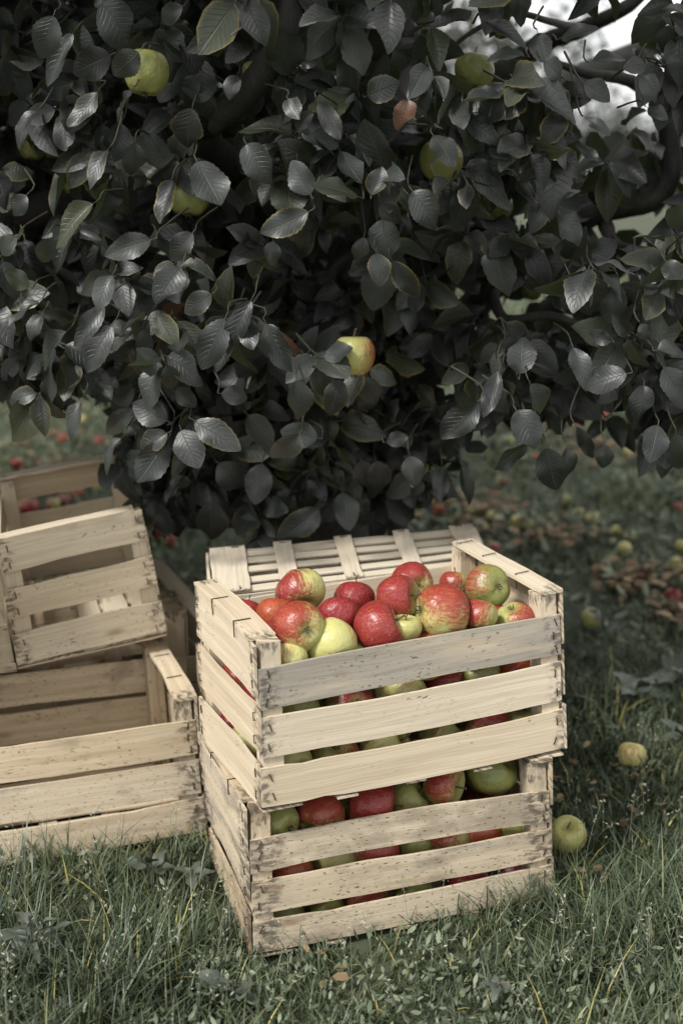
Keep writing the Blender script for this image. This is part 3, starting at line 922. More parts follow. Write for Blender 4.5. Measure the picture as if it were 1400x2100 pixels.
HI = [leaf_grid(6, 22, q, f, c, w, .035, t) for q, f, c, w, t in
      ((1, .30, .6, .10, .2), (2, .45, 1.0, .14, -.35), (3, .15, .4, .12, .3), (4, .60, .8, .10, .4), (5, .35, 1.2, .12, -.25), (6, .22, -.4, .16, .35), (7, .40, .3, .18, -.5), (8, .20, .9, .16, .2),
       (9, .75, .5, .08, -.3), (10, .35, -.6, .14, .2))]
LO = [leaf_grid(4, 6, q, f, c, w, 0, t) for q, f, c, w, t in
      ((11, .30, .6, .12, .2), (12, .45, 1.0, .16, -.4), (13, .20, .4, .14, .3), (14, .65, .8, .10, .5), (15, .35, 1.2, .14, -.3), (16, .25, -.4, .18, .35), (17, .45, .3, .2, -.6), (18, .8, .6, .08, .2))]
LO2 = [leaf_grid(2, 4, q, f, c, w, 0, t) for q, f, c, w, t in
       ((21, .30, .6, .12, .2), (22, .45, 1.0, .16, -.4), (23, .20, .4, .14, .3), (24, .65, .8, .10, .5))]
HI_ME = [np_mesh('leaf', V, F, LEAFO, uv=U) for V, F, U in HI]


def leaf_rot(d, n):
    """columns X (across), Y (along), Z (face)"""
    d = Vector(d).normalized(); n = Vector(n)
    n = (n - d * n.dot(d))
    if n.length < 1e-3: n = d.orthogonal()
    n.normalize(); x = d.cross(n)
    return Matrix((x, d, n)).transposed()


# ------------------------------------------------------------------ the apple tree
tree = empty('apple_tree', (-.06, 2.95, 0), 'old apple tree with dark drooping foliage hanging over the crates', 'tree')
TB = Vector(tree.location)


def tube(pts, rads, name, mat, parent, base, sides=9, knob=.0, sub=4):
    pts = [Vector(p) for p in pts]
    # Catmull-Rom resample
    P, Rr = [], []
    for i in range(len(pts) - 1):
        p0, p1, p2, p3 = pts[max(i - 1, 0)], pts[i], pts[i + 1], pts[min(i + 2, len(pts) - 1)]
        for k in range(sub):
            t = k / sub
            P.append(.5 * ((2 * p1) + (p2 - p0) * t + (2 * p0 - 5 * p1 + 4 * p2 - p3) * t * t + (3 * p1 - p0 - 3 * p2 + p3) * t ** 3))
            Rr.append(rads[i] * (1 - t) + rads[i + 1] * t)
    P.append(pts[-1]); Rr.append(rads[-1])
    V, F = [], []
    for i, p in enumerate(P):
        d = (P[min(i + 1, len(P) - 1)] - P[max(i - 1, 0)]).normalized()
        x = d.cross(Vector((.3, .8, .52))).normalized(); y = d.cross(x)
        for j in range(sides):
            a = 2 * math.pi * j / sides
            rr = Rr[i] * (1 + knob * random.uniform(-1, 1))
            V.append(tuple(p + x * rr * math.cos(a) + y * rr * math.sin(a) - base))
    for i in range(len(P) - 1):
        for j in range(sides):
            F.append((i * sides + j, i * sides + (j + 1) % sides, (i + 1) * sides + (j + 1) % sides, (i + 1) * sides + j))
    return V, F


def tube_obj(pts, rads, name, mat, parent, base, **k):
    V, F = tube(pts, rads, name, mat, parent, base, **k)
    return link(name, np_mesh(name, np.array(V), np.array(F), mat), parent)


tube_obj([(-.06, 2.95, -.05), (-.05, 2.95, .10), (-.07, 2.93, .4), (-.04, 2.96, .8), (.0, 3.0, 1.05)], [.21, .165, .145, .15, .13], 'trunk', BARK, tree, TB, sides=20, knob=.07, sub=7)
tube_obj([(-.05, 2.95, .95), at(430, 300, y=2.40), at(500, 200, y=2.20), at(560, 120, y=2.12), at(592, 60, y=2.10), at(590, -60, y=2.12)], [.06, .028, .023, .022, .021, .020], 'branch', BARK, tree, TB, sides=12, knob=.05, sub=6)
tube_obj([(.02, 3.0, .9), at(960, 540, y=2.8), at(1100, 490, y=2.7), at(1240, 430, y=2.62), at(1350, 400, y=2.6), at(1372, 300, y=2.6), at(1350, 200, y=2.58), at(1310, 100, y=2.6)], [.07, .036, .027, .025, .025, .022, .016, .010], 'branch', BARK, tree, TB, sides=12, knob=.06, sub=5)
tube_obj([at(1352, 210, y=2.58), at(1290, 165, y=2.5), at(1200, 150, y=2.45), at(1120, 120, y=2.4)], [.016, .012, .009, .004], 'branch', BARK, tree, TB, knob=.05)
tube_obj([(.0, 3.0, 1.0), at(1050, 130, y=2.9), at(1190, 60, y=2.8), at(1290, 10, y=2.7), at(1350, -60, y=2.7)], [.05, .024, .017, .014, .012], 'branch', BARK, tree, TB, knob=.05)
tube_obj([at(905, 120, y=2.3), at(960, 70, y=2.28), at(1050, 28, y=2.3), at(1130, 45, y=2.4), at(1190, 60, y=2.8)], [.003, .004, .005, .006, .01], 'twig', BARK, tree, TB)
tube_obj([(.02, 2.98, .85), at(935, 720, y=2.6), at(885, 680, y=2.42), at(840, 620, y=2.36), at(810, 560, y=2.34)], [.04, .014, .011, .008, .005], 'branch', BARK, tree, TB, knob=.08)
tube_obj([at(885, 682, y=2.42), at(920, 650, y=2.40), at(962, 598, y=2.42), at(990, 560, y=2.6)], [.009, .008, .007, .006], 'twig', BARK, tree, TB, knob=.08)
tube_obj([(.03, 2.98, .95), at(1000, 560, y=2.6), at(1012, 610, y=2.42), at(1038, 655, y=2.36), at(1130, 648, y=2.34), at(1225, 680, y=2.30), at(1290, 690, y=2.22)], [.03, .012, .010, .010, .008, .006, .003], 'branch', BARK, tree, TB, knob=.07)
tube_obj([at(1032, 650, y=2.36), at(1034, 690, y=2.34), at(1032, 735, y=2.3)], [.007, .006, .004], 'twig', BARK, tree, TB)
tube_obj([at(1240, 460, y=2.62), at(1265, 505, y=2.5), at(1340, 515, y=2.45), at(1400, 500, y=2.4)], [.016, .012, .009, .006], 'branch', BARK, tree, TB, knob=.07)
tube_obj([(-.08, 2.95, .9), (-.5, 2.7, 1.05), (-.8, 2.4, .95), (-1.0, 2.2, .85)], [.06, .035, .02, .01], 'branch', BARK, tree, TB, knob=.05)
tube_obj([(-.05, 3.0, 1.0), (-.4, 3.0, 1.6), (-.7, 2.8, 2.1), (-1.0, 2.7, 2.4)], [.06, .04, .025, .01], 'branch', BARK, tree, TB, knob=.05)
tube_obj([(0, 3.0, 1.0), (.2, 3.2, 1.6), (.3, 3.3, 2.2), (.5, 3.2, 2.6)], [.07, .045, .03, .01], 'branch', BARK, tree, TB, knob=.05)
tube_obj([(0, 3.05, 1.0), (.6, 3.6, 1.3), (1.1, 3.9, 1.5)], [.06, .04, .02], 'branch', BARK, tree, TB, knob=.05)
# bare broken twig
tube_obj([at(1112, 290, y=2.05), at(1128, 330, y=2.05), at(1135, 370, y=2.06), at(1138, 430, y=2.06)], [.005, .004, .0025, .003], 'broken_twig', BARK, tree, TB, knob=.2)

# hand placed leaves: base px, tip px, width px, distance, shine (-1 dark .. 1 bright), edge yellow, options
HERO = [
    (115, 20, 78, 120, 58, .3), (160, 55, 84, 165, 32, .1), (200, -10, 278, 98, 80, -.3), (238, 108, 148, 148, 62, -.6), (292, 100, 232, 155, 52, 0), (82, 222, 12, 280, 44, .9),
    (208, 178, 152, 264, 42, .6), (276, 178, 235, 246, 36, .7), (250, 245, 240, 325, 52, -.5), (382, 8, 318, 46, 36, .1), (476, 62, 376, 98, 38, .2), (522, 66, 468, 118, 42, .0),
    (398, 208, 372, 318, 72, -.3), (410, 150, 372, 200, 62, -.6), (436, 180, 412, 240, 54, -.4), (488, 150, 464, 192, 44, -.1), (398, 318, 450, 424, 78, .1), (356, 358, 328, 450, 44, .5),
    (205, 408, 96, 490, 50, .9), (228, 300, 170, 366, 36, .7), (322, 488, 218, 518, 52, .2), (402, 470, 345, 532, 48, 0), (278, 280, 275, 376, 46, -.6), (642, 408, 596, 332, 76, .1),
    (745, 408, 648, 366, 50, 1.0), (668, 372, 622, 432, 40, .9), (645, 428, 542, 482, 54, .3), (760, 408, 780, 342, 44, .1), (775, 410, 818, 462, 48, .3), (786, 436, 786, 532, 68, .6),
    (798, 524, 856, 616, 46, .5), (770, 510, 782, 584, 52, .2), (748, 478, 732, 545, 36, -.4), (560, 488, 556, 542, 58, -.5), (612, 285, 668, 258, 46, -.1), (500, 285, 545, 372, 62, -.4),
    (648, 200, 697, 282, 38, .7), (588, 198, 612, 238, 50, .1), (803, -8, 788, 92, 62, .3), (745, 200, 812, 168, 52, .2), (845, 140, 898, 188, 38, .5), (985, 38, 1078, 82, 24, .5),
    (1085, 118, 1000, 100, 38, .9), (1100, 60, 1112, 122, 66, .9), (1140, 82, 1215, 52, 36, .6), (1108, 118, 1162, 158, 40, .8), (1052, 165, 952, 228, 38, 0), (1090, 188, 1010, 238, 56, -.1),
    (1158, 168, 1106, 218, 46, 0), (1155, 218, 1122, 292, 52, -.1), (1205, 128, 1282, 108, 42, .6), (1190, 165, 1252, 202, 46, .6), (942, 238, 1030, 282, 46, .2), (882, 270, 932, 334, 60, .2),
    (886, 350, 942, 438, 52, .5), (838, 382, 902, 464, 60, 0), (1173, 284, 1226, 338, 24, 1.0), (1108, 340, 1132, 402, 52, -.1), (1112, 408, 1086, 474, 56, 0), (1148, 428, 1192, 498, 42, -.1),
    (1056, 366, 1092, 408, 30, .1), (1325, 132, 1286, 134, 36, .3), (1358, 134, 1412, 118, 26, .6), (1322, 218, 1366, 240, 42, .1), (1195, 238, 1248, 272, 26, .5), (1310, 150, 1352, 195, 40, 0),
    (68, 592, 8, 560, 46, .9), (88, 612, 18, 662, 42, .6), (148, 670, 60, 750, 46, .9), (236, 556, 188, 628, 44, .8), (238, 656, 170, 756, 56, .3), (222, 618, 152, 702, 42, 0),
    (376, 540, 322, 614, 60, .3), (442, 598, 376, 640, 46, .0), (468, 640, 410, 754, 62, .1), (524, 600, 448, 732, 46, .2), (496, 640, 522, 718, 44, .6), (540, 652, 594, 758, 58, -.1),
    (608, 768, 616, 864, 60, 0), (172, 812, 128, 896, 36, .7), (282, 828, 208, 896, 42, .3), (352, 868, 272, 826, 66, -.1), (352, 884, 280, 922, 50, .4), (368, 872, 402, 954, 64, .8),
    (388, 856, 486, 918, 58, -.2), (258, 890, 186, 962, 34, 1.0), (348, 894, 288, 984, 66, .1), (380, 968, 340, 1026, 30, .3), (430, 1016, 434, 1120, 72, -.1), (440, 942, 506, 1010, 66, -.3),
    (446, 806, 512, 816, 42, -.1), (358, 792, 398, 836, 40, .5), (664, 1032, 572, 1120, 62, -.1), (660, 900, 580, 884, 62, -.5), (700, 768, 678, 852, 56, -.5), (1064, 778, 1072, 682, 62, .1),
    (1026, 748, 994, 858, 38, .3), (990, 812, 908, 902, 64, .1), (1082, 778, 1124, 856, 58, .9), (1052, 832, 1104, 912, 72, 0), (1296, 764, 1198, 788, 60, .7), (1170, 702, 1206, 792, 46, .3),
    (1258, 702, 1205, 684, 32, .4), (1268, 570, 1246, 662, 54, .1), (1116, 906, 1140, 1010, 66, .5), (1158, 908, 1176, 992, 40, -.8), (1092, 908, 1006, 956, 46, -.9), (906, 950, 904, 1024, 40, -1),
    (944, 944, 966, 1040, 30, -1), (768, 936, 786, 1014, 52, -.6), (838, 926, 852, 996, 50, -.7), (740, 936, 752, 1004, 50, -.7), (1320, 780, 1312, 862, 52, 0), (1350, 862, 1334, 942, 62, .1),
    (1352, 742, 1412, 836, 62, .7), (1338, 720, 1412, 700, 42, .8), (786, 908, 832, 894, 36, -.4), (1176, 866, 1218, 940, 22, -.6), (1290, 690, 1268, 655, 34, .2), (1310, 660, 1330, 700, 36, .2),
    (1240, 905, 1236, 962, 50, -.5), (1385, 880, 1392, 972, 60, .1), (620, 880, 560, 960, 56, -.4), (700, 1000, 716, 1082, 56, -.6), (540, 940, 520, 1030, 58, -.5), (90, 640, 52, 690, 36, .4),
    (1360, 530, 1398, 580, 44, .1), (1310, 545, 1342, 575, 40, .2), (1165, 560, 1210, 622, 46, -.2), (60, 395, 20, 440, 40, .3), (40, 480, -6, 520, 40, .4), (100, 480, 90, 545, 44, -.2),
]
hero_pts = []
leaf_parts = 0
for i, (bx, by, tx, ty, w, sh) in enumerate(HERO):
    y = 1.93 + .10 * random.random() + (.08 if sh < -.3 else 0)
    if by > 860 and bx < 520: y = 2.0
    if 1000 < by or (by > 930 and bx > 370): y = 2.30
    b = at(bx, by, y=y)
    tp = at(tx, ty, y=y + random.uniform(-.05, .02))
    d = tp - b; ln = d.length
    n = Vector((random.uniform(-.35, .35), -1, .25 + random.uniform(-.25, .25)))
    if sh > .4: n += Vector((-.35, .15, .8 * sh))
    if sh < -.3: n += Vector((.15, .0, .8 * sh * .5))
    M = leaf_rot(d, n)
    o = link('leaf', HI_ME[(0, 2, 5, 7, 1, 4, 3, 0, 2, 6)[i * 7 % 10]], tree)
    o.location = b - TB
    wd = w / FPX * (y / CP) / .56
    sx = max(.6 * ln, min(wd * 1.02, 1.25 * ln))
    o.rotation_euler = M.to_euler(); o.scale = (sx, ln * 1.06, ln * .9)
    ed = random.choice((0, 0, 0, .15, .4)) if abs(sh) < .8 else .05
    if (bx, by) in ((798, 524), (770, 510), (645, 428), (356, 358), (1052, 165), (1090, 188), (1158, 168), (1155, 218), (760, 408), (745, 200)): ed = .75
    o.color = (ed, random.uniform(0, .8) + (.25 if sh > .85 and i % 3 == 0 else 0), 0, 1)
    leaf_parts += 1
    hero_pts.append(b)
# the withered brown leaf
b = at(838, 196, y=1.95); tp = at(824, 260, y=1.93); d = tp - b
o = link('leaf', HI_ME[1], tree); o['label'] = 'withered brown leaf'
o.location = b - TB; o.rotation_euler = leaf_rot(d, (.2, -1, .2)).to_euler(); o.scale = (d.length * 1.25, d.length * 1.08, d.length * 1.3); o.color = (0, 0, 1, 1)

# canopy volume
TABX = [-900, -300, -40, 60, 120, 200, 300, 430, 600, 700, 790, 860, 960, 1050, 1140, 1200, 1300, 1400, 1700, 2300]
TABY = [450, 560, 860, 890, 900, 930, 960, 1100, 1100, 1080, 990, 960, 950, 950, 970, 930, 940, 970, 980, 1000]


def zbot(X, Y):
    px = 700 + FPX * X / (2.1 * 1.02)
    py = np.interp(px, TABX, TABY)
    b = -(py - 1050) / FPX
    zf = CAM_H + 2.1 * (-SP + b * CP) / (CP + b * SP)
    zback = np.where((X > -.45) & (X < .16), .42, .72) + .08 * np.sin(X * 5.1 + Y * 3)
    k = np.clip((Y - 2.35) / .4, 0, 1)
    return zf * (1 - k) + zback * k + .01


HANG = [
    (300, 149, 94, 'olive', 1.98, (.1, 1, .1), 'large yellow-green apple hanging at the upper left among dark leaves'),
    (527, 52, 76, 'olive', 2.25, (0, 1, .1), 'green apple at the top beside the bent branch'),
    (517, 144, 40, 'yellow', 2.35, (0, 1, .1), 'small yellow apple half hidden behind the bent branch'),
    (386, 402, 88, 'darkgreen', 2.15, (0, 1, .1), 'shaded green apple behind a large dark leaf at the left'),
    (66, 300, 56, 'darkgreen', 2.4, (0, 1, .1), 'blurred green apple near the left edge'),
    (108, 306, 38, 'darkgreen', 2.5, (0, 1, .1), 'small dim green apple beside the one near the left edge'),
    (150, 380, 40, 'darkgreen', 2.5, (0, 1, .1), 'dim green apple low in the leaves left of the shaded one'),
    (712, 122, 66, 'olive', 2.35, (0, 1, .1), 'green apple at the top centre right of the branch'),
    (972, 146, 80, 'darkgreen', 2.3, (0, 1, .1), 'dim green apple at the upper right under arching twig'),
    (905, 330, 88, 'green', 2.15, (0, 1, .1), 'green apple right of centre behind a hanging leaf'),
    (725, 729, 88, 'dull', 2.04, (0, 1, .15), 'yellow and red apple hanging alone low in the dark middle of the tree'),
    (1020, 426, 62, 'darkgreen', 2.4, (0, 1, .1), 'very dark green apple in the shade under the right limb'),
    (1386, 652, 74, 'green', 2.3, (0, 1, .1), 'blurred green apple at the right edge of the tree'),
    (1380, 764, 40, 'crimson', 2.6, (0, 1, .1), 'blurred red apple at the right edge below the green one'),
    (1090, 596, 42, 'darkgreen', 2.6, (0, 1, .1), 'small dim green apple above the forked twigs'),
    (1162, 368, 34, 'yellow', 2.5, (0, 1, .1), 'small yellowish apple glimpsed beside the bare broken twig'),
    (1030, 58, 44, 'olive', 2.4, (0, 1, .1), 'small green apple near the top right against the sky'),
    (284, 622, 24, 'orange', 2.2, (0, 1, .1), 'tiny orange-brown shrivelled apple on the left twigs'),
]
CLEAR = [(h[0], h[1], h[2] * .5 + 26, h[4] + .05, .9) for h in HANG]
for (x0, y0, x1, y1, rad, yy) in ((590, -20, 590, 80, 55, 2.12), (590, 80, 450, 270, 55, 2.2), (820, 570, 885, 680, 35, 2.3), (885, 680, 962, 598, 35, 2.3), (1010, 600, 1040, 655, 35, 2.3), (1040, 655, 1225, 680, 35, 2.3),
                                  (1100, 490, 1350, 400, 45, 2.5), (1370, 400, 1365, 240, 50, 2.5), (1250, 470, 1380, 515, 35, 2.4), (905, 110, 1050, 30, 30, 2.25), (1190, 60, 1290, 10, 45, 2.6), (1120, 130, 1290, 170, 35, 2.4)):
    for q in np.linspace(0, 1, 7):
        CLEAR.append((x0 + (x1 - x0) * q, y0 + (y1 - y0) * q, rad, yy, .85))

for q in ((20, 990, 85), (90, 985, 85), (160, 985, 85), (225, 985, 75), (290, 1060, 50)):
    CLEAR.append((*q, 2.85, 1.0))      # the end-on crate stands here


def sample_shoots(n):
    X = R_.uniform(-2.1, 2.1, n); Z = R_.uniform(.5, 2.9, n)
    dep = R_.exponential(.55, n)
    yf = 2.04 + .16 * np.sin(X * 4.3 + Z * 3) * np.cos(Z * 5.1 + X) + .30 * np.clip(np.abs(X) - .9, 0, 9) ** 1.5 + .55 * np.clip(Z - 2.3, 0, 9) ** 1.5 + .15 * np.clip(1.05 - Z, 0, .4) - .62 * np.exp(-((Z - 1.95) / .33) ** 2) * np.exp(-((X + .1) / .62) ** 2)  # last term: unseen forward bulge above the view, added to shade lower leaves
    yf = np.maximum(yf, np.where(Z > 1.5, 1.2, 1.9))
    Y = yf + dep
    keep = (Z > zbot(X, Y)) & (Y < np.where(X > .28, 3.0, 4.6))
    keep &= ~((np.abs(X + .03) < .42) & (Z < .78) & (Y < 2.27))
    keep |= (np.abs(X + .12) < .36) & (Z > .47) & (Z < .85) & (Y > 2.30) & (Y < 2.65) & (R_.uniform(0, 1, n) < .5)
    keep &= ((X / 2.3) ** 2 + ((Z - 1.3) / 1.75) ** 2 < 1)
    # thinner towards the upper right, where the sky shows through
    P = np.stack([X, Y, Z], -1)
    thin = np.clip((X - .22 * Y / 2) / .35, 0, 1) * np.clip((Z - 1.0) / .25, 0, 1)
    keep &= R_.uniform(0, 1, n) > thin * .25
    hole = np.clip((X / Y + .10) / .22, 0, 1) * np.clip(((Z - CAM_H) / Y + .025) / .05, 0, 1)
    keep &= R_.uniform(0, 1, n) > hole * np.where(dep > .25, .93, .30)
    dn = np.sin(X * 8.3 + 1) * np.sin(Z * 9.1 + 2 + X * 2) + .5 * np.sin(X * 17 + Z * 13)
    keep &= ~((dn < -.25) & (dep < .45) & (R_.uniform(0, 1, n) < .75))
    # right low interior is more open
    
    # limbs and fruit keep their own room free of shoots in front of them
    qx, qy, _ = pix(P)
    for (cx, cy, rad, yy, pr) in CLEAR:
        keep &= ~((np.hypot(qx - cx, qy - cy) < rad) & (Y < yy + .04) & (R_.uniform(0, 1, n) < pr))
    return P[keep], yf[keep]


SH, YF = sample_shoots(8800)
ex = np.stack([R_.uniform(-.40, .17, 330), R_.uniform(2.33, 2.70, 330), R_.uniform(.47, .90, 330)], -1)
qx, qy, _q = pix(ex)
ex = ex[np.hypot(qx - 725, qy - 729) > 75]
exl = np.stack([R_.uniform(-1.25, -.5, 190), R_.uniform(2.95, 3.5, 190), R_.uniform(.62, .95, 190)], -1)
ex = np.concatenate([ex, exl])
SH = np.concatenate([SH, ex]); YF = np.concatenate([YF, ex[:, 1] - .3])
leafL, leafM, leafP = [], [], []     # length, rotation, position
twV, twF, tk = [], [], 0
for q in range(len(SH)):
    P = Vector(SH[q]); front = SH[q][1] - YF[q] < .25
    out = Vector((P.x * .25 + random.gauss(0, .5), -1.0, random.gauss(-.15, .45))).normalized()
    if random.random() < .25: out = Vector((random.gauss(0, 1), random.gauss(0, .6), random.gauss(.1, .6))).normalized()
    nl = random.randint(5, 8)
    a0 = random.uniform(0, 6.28)
    x = out.cross(Vector((.1, .2, 1))).normalized(); y = out.cross(x)
    for k in range(nl):
        a = a0 + k * 2.4 + random.uniform(-.3, .3)
        back = k / nl * .055
        rad = x * math.cos(a) + y * math.sin(a)
        ln = random.uniform(.062, .110) * (1.0 if k > 1 else .75)
        d = rad * random.uniform(.6, 1.1) + out * random.uniform(.1, .7) + Vector((0, 0, -random.uniform(.2, .9)))
        d.normalize()
        n = Vector((random.gauss(-.1, .6), -.65 + random.gauss(0, .45), .65 + random.gauss(0, .5)))
        leafP.append(P - out * back); leafL.append(ln); leafM.append(leaf_rot(d, n))
    if front or q % 5 == 0:
        e = P - out * .03 + Vector((random.gauss(0, .02), .11, random.gauss(.0, .03)))
        V, F = tube([e, P - out * .04 + Vector((0, .01, random.gauss(0, .008))), P], [.0022, .0018, .0012], '', None, None, TB, sides=4, sub=2)
        twV += V; twF += [tuple(i + tk for i in f) for f in F]; tk += len(V)
LP = np.array([list(p) for p in leafP]); LL = np.array(leafL); LM = np.array([[list(r) for r in m] for m in leafM])
# the ones that show largest in the picture become single leaves
px, py, dd = pix(LP)
score = LL / dd
vis = (px > 10) & (px < 1390) & (py > 10) & (py < 1150) & (SH.shape[0] > 0)
dep = LP[:, 1] - 2.02
score = np.where(vis, score - .035 * np.clip(dep, 0, 3), -1)
top = np.argsort(-score)[:299 - leaf_parts - 1]
single = np.zeros(len(LP), bool); single[top] = True
for i in top:
    o = link('leaf', HI_ME[i % 10], tree)
    o.location = Vector(LP[i]) - TB
    o.rotation_euler = Matrix(LM[i].tolist()).to_euler(); s = LL[i]
    o.scale = (s * random.uniform(.9, 1.15), s, s)
    o.color = (random.choice((0, 0, 0, 0, .2, .5)), random.random(), 0, 1)


def merge_leaves(idx, P, L, M, base, forms=None):
    forms = forms or LO
    Vs, Fs, Us, r1, r2, r3 = [], [], [], [], [], []
    k = 0
    grp = R_.randint(0, len(forms), len(idx))
    for g in range(len(forms)):
        ii = idx[grp == g]
        if not len(ii): continue
        V, F, U = forms[g]
        W = np.einsum('nij,vj->nvi', M[ii], V) * L[ii][:, None, None] + P[ii][:, None, :] - base
        n, m = len(ii), len(V)
        Vs.append(W.reshape(-1, 3)); Fs.append((F[None] + (np.arange(n) * m)[:, None, None] + k).reshape(-1, 4)); Us.append(np.tile(U, (n, 1)))
        for rr in (r1, r2, r3): rr.append(np.repeat(R_.uniform(0, 1, n), m))
        k += n * m
    c = np.concatenate
    return c(Vs), c(Fs), c(Us), {'rnd': c(r1), 'rnd2': c(r2), 'rnd3': c(r3)}


V, F, U, at_ = merge_leaves(np.where(~single)[0], LP, LL, LM, np.array(TB))
tag(link('foliage', np_mesh('foliage', V, F, LEAFS, uv=U, attrs=at_), tree), kind='stuff')
# dense inner crown, big overlapping leaves deep inside
ni = 6500
X = R_.uniform(-2.0, 2.0, ni); Y = R_.uniform(2.75, 4.3, ni); Z = R_.uniform(.62, 2.7, ni)
th = np.clip((X - .28 * Y / 2) / .3, 0, 1) * np.clip((Z - .98) / .2, 0, 1)
kp = ~((X > .35) & (Y > 3.1)) & ~((X / Y > .03) & ((Z - CAM_H) / Y > -.01)) & (R_.uniform(0, 1, ni) > th * .93) & (Z > np.where((X > -.9) & (X < .25), .55, .85)) & ((X / 2.2) ** 2 + ((Z - 1.3) / 1.7) ** 2 < 1)
IP = np.stack([X, Y, Z], -1)[kp]
IM = np.array([[list(r) for r in leaf_rot((random.gauss(0, 1), random.gauss(0, .6), random.gauss(-.6, .6)), (random.gauss(0, .5), -1, random.gauss(.3, .5)))] for _ in range(len(IP))])
V, F, U, at_ = merge_leaves(np.arange(len(IP)), IP, R_.uniform(.08, .13, len(IP)), IM, np.array(TB), LO2)
tag(link('inner_foliage', np_mesh('inner_foliage', V, F, LEAFS, uv=U, attrs=at_), tree), kind='stuff')
# twigs behind the hand placed leaves
for b in hero_pts:
    e = b + Vector((random.gauss(0, .02), .12, random.gauss(.02, .02)))
    V, F = tube([e, b + Vector((0, .04, .01)), b], [.0020, .0016, .0010], '', None, None, TB, sides=4, sub=2)
    twV += V; twF += [tuple(i + tk for i in f) for f in F]; tk += len(V)
tag(link('thin_twigs', np_mesh('thin_twigs', np.array(twV), np.array(twF), TWIG), tree), kind='stuff')

# wooden prop leaning by the trunk
def prop():
    r = empty('support_stake', (.13, 2.74, 0), 'dark wooden stake leaning beside the trunk behind the upside-down crate', 'stake')
    V, F = tube([(.165, 2.70, -.05), (.12, 2.72, .4), (.09, 2.74, .8)], [.026, .024, .023], '', None, None, Vector((.13, 2.74, 0)), sides=8, knob=.05)
    link('pole', np_mesh('pole', np.array(V), np.array(F), BARK), r)


prop()

# apples on the tree
for (px_, py_, dm, kind, y, ax, lab) in HANG:
    y += .045
    P = at(px_, py_, y=y); d = float(pix(np.array(P))[2]); r = dm / 2 / FPX * d
    apple(P, r, kind, lab, axis_from(*ax), axis_from(1, .1, .1), group='apples hanging in the tree')

# ------------------------------------------------------------------ neighbouring trees
def far_tree(x, y, h, rad, n, label, hole=0.):
    r = empty('apple_tree', (x, y, 0), label, 'tree', 'apple trees standing behind')
    base = Vector((x, y, 0))
    V, F = tube([(x, y, -.05), (x + .03, y, .5), (x - .02, y + .02, 1.1), (x, y, h * .75)], [.12, .09, .08, .03], '', None, None, base, sides=10, knob=.06)
    link('trunk', np_mesh('trunk', np.array(V), np.array(F), BARK), r)
    for k in range(5):
        a = k * 1.26 + x
        V, F = tube([(x, y, .9 + .1 * k), (x + .5 * rad * math.cos(a), y + .5 * rad * math.sin(a), h * .6), (x + .85 * rad * math.cos(a), y + .85 * rad * math.sin(a), h * .68)], [.05, .03, .01], '', None, None, base, sides=6)
        link('limb', np_mesh('limb', np.array(V), np.array(F), BARK), r)
    c = R_.normal(0, 1, (n // 60, 3)); c /= np.linalg.norm(c, axis=1)[:, None]
    c = c * R_.uniform(.45, 1, (len(c), 1)) * np.array([rad, rad, h * .38]) + np.array([x, y, h * .62])
    P = (c[:, None, :] + R_.normal(0, .20, (len(c), 60, 3))).reshape(-1, 3)
    P = P[P[:, 2] > .55]
    M = np.array([[list(q) for q in leaf_rot((random.gauss(0, 1), random.gauss(0, 1), random.gauss(-.5, .6)), (random.gauss(0, .6), -.6, random.gauss(.7, .5)))] for _ in range(len(P))])
    V, F, U, a_ = merge_leaves(np.arange(len(P)), P, R_.uniform(.08, .14, len(P)), M, np.array(base), LO2)
    tag(link('crown', np_mesh('crown', V, F, LEAFS, uv=U, attrs=a_), r), kind='stuff')


far_tree(-2.6, 6.4, 3.4, 1.7, 4200, 'dark leafy apple tree behind the stack of crates at the left')
far_tree(-1.6, 9.2, 3.2, 1.7, 3600, 'apple tree in the shade straight behind the main trunk')
far_tree(.9, 13.0, 2.6, 1.7, 3000, 'apple tree beyond the windfalls, right behind the limb')
far_tree(9.6, 21.0, 2.6, 2.0, 2400, 'distant apple tree furthest to the right')
for hx, hl in ((3.1, 'leftmost'), (5.3, 'middle one'), (7.3, 'rightmost')):
    far_tree(hx, 27.0, 1.75, 1.5, 1500, 'small far tree on the horizon under the limb, %s of three' % hl)
far_tree(-6.0, 11.0, 3.6, 2.1, 2400, 'distant apple tree furthest to the left')

# ------------------------------------------------------------------ grass and weeds
FOOT = [(CR[k].c[:4, :2].copy()) for k in ('A', 'B', 'F', 'D')] + [np.array([list(J0)[:2], list(J0 + jx)[:2], list(J0 + jb)[:2], list(J0 + jx + jb)[:2]])]


def outside(X, Y, m=.004):
    keep = np.ones(len(X), bool)
    for q in FOOT:
        o = q[0]; a = q[1] - q[0]; b = q[2] - q[0]
        la, lb = np.linalg.norm(a), np.linalg.norm(b)
        det = a[0] * b[1] - a[1] * b[0]
        dx, dy = X - o[0], Y - o[1]
        u = (dx * b[1] - dy * b[0]) / det; v = (a[0] * dy - a[1] * dx) / det
        keep &= ~((u > -m / la) & (u < 1 + m / la) & (v > -m / lb) & (v < 1 + m / lb))
    return keep


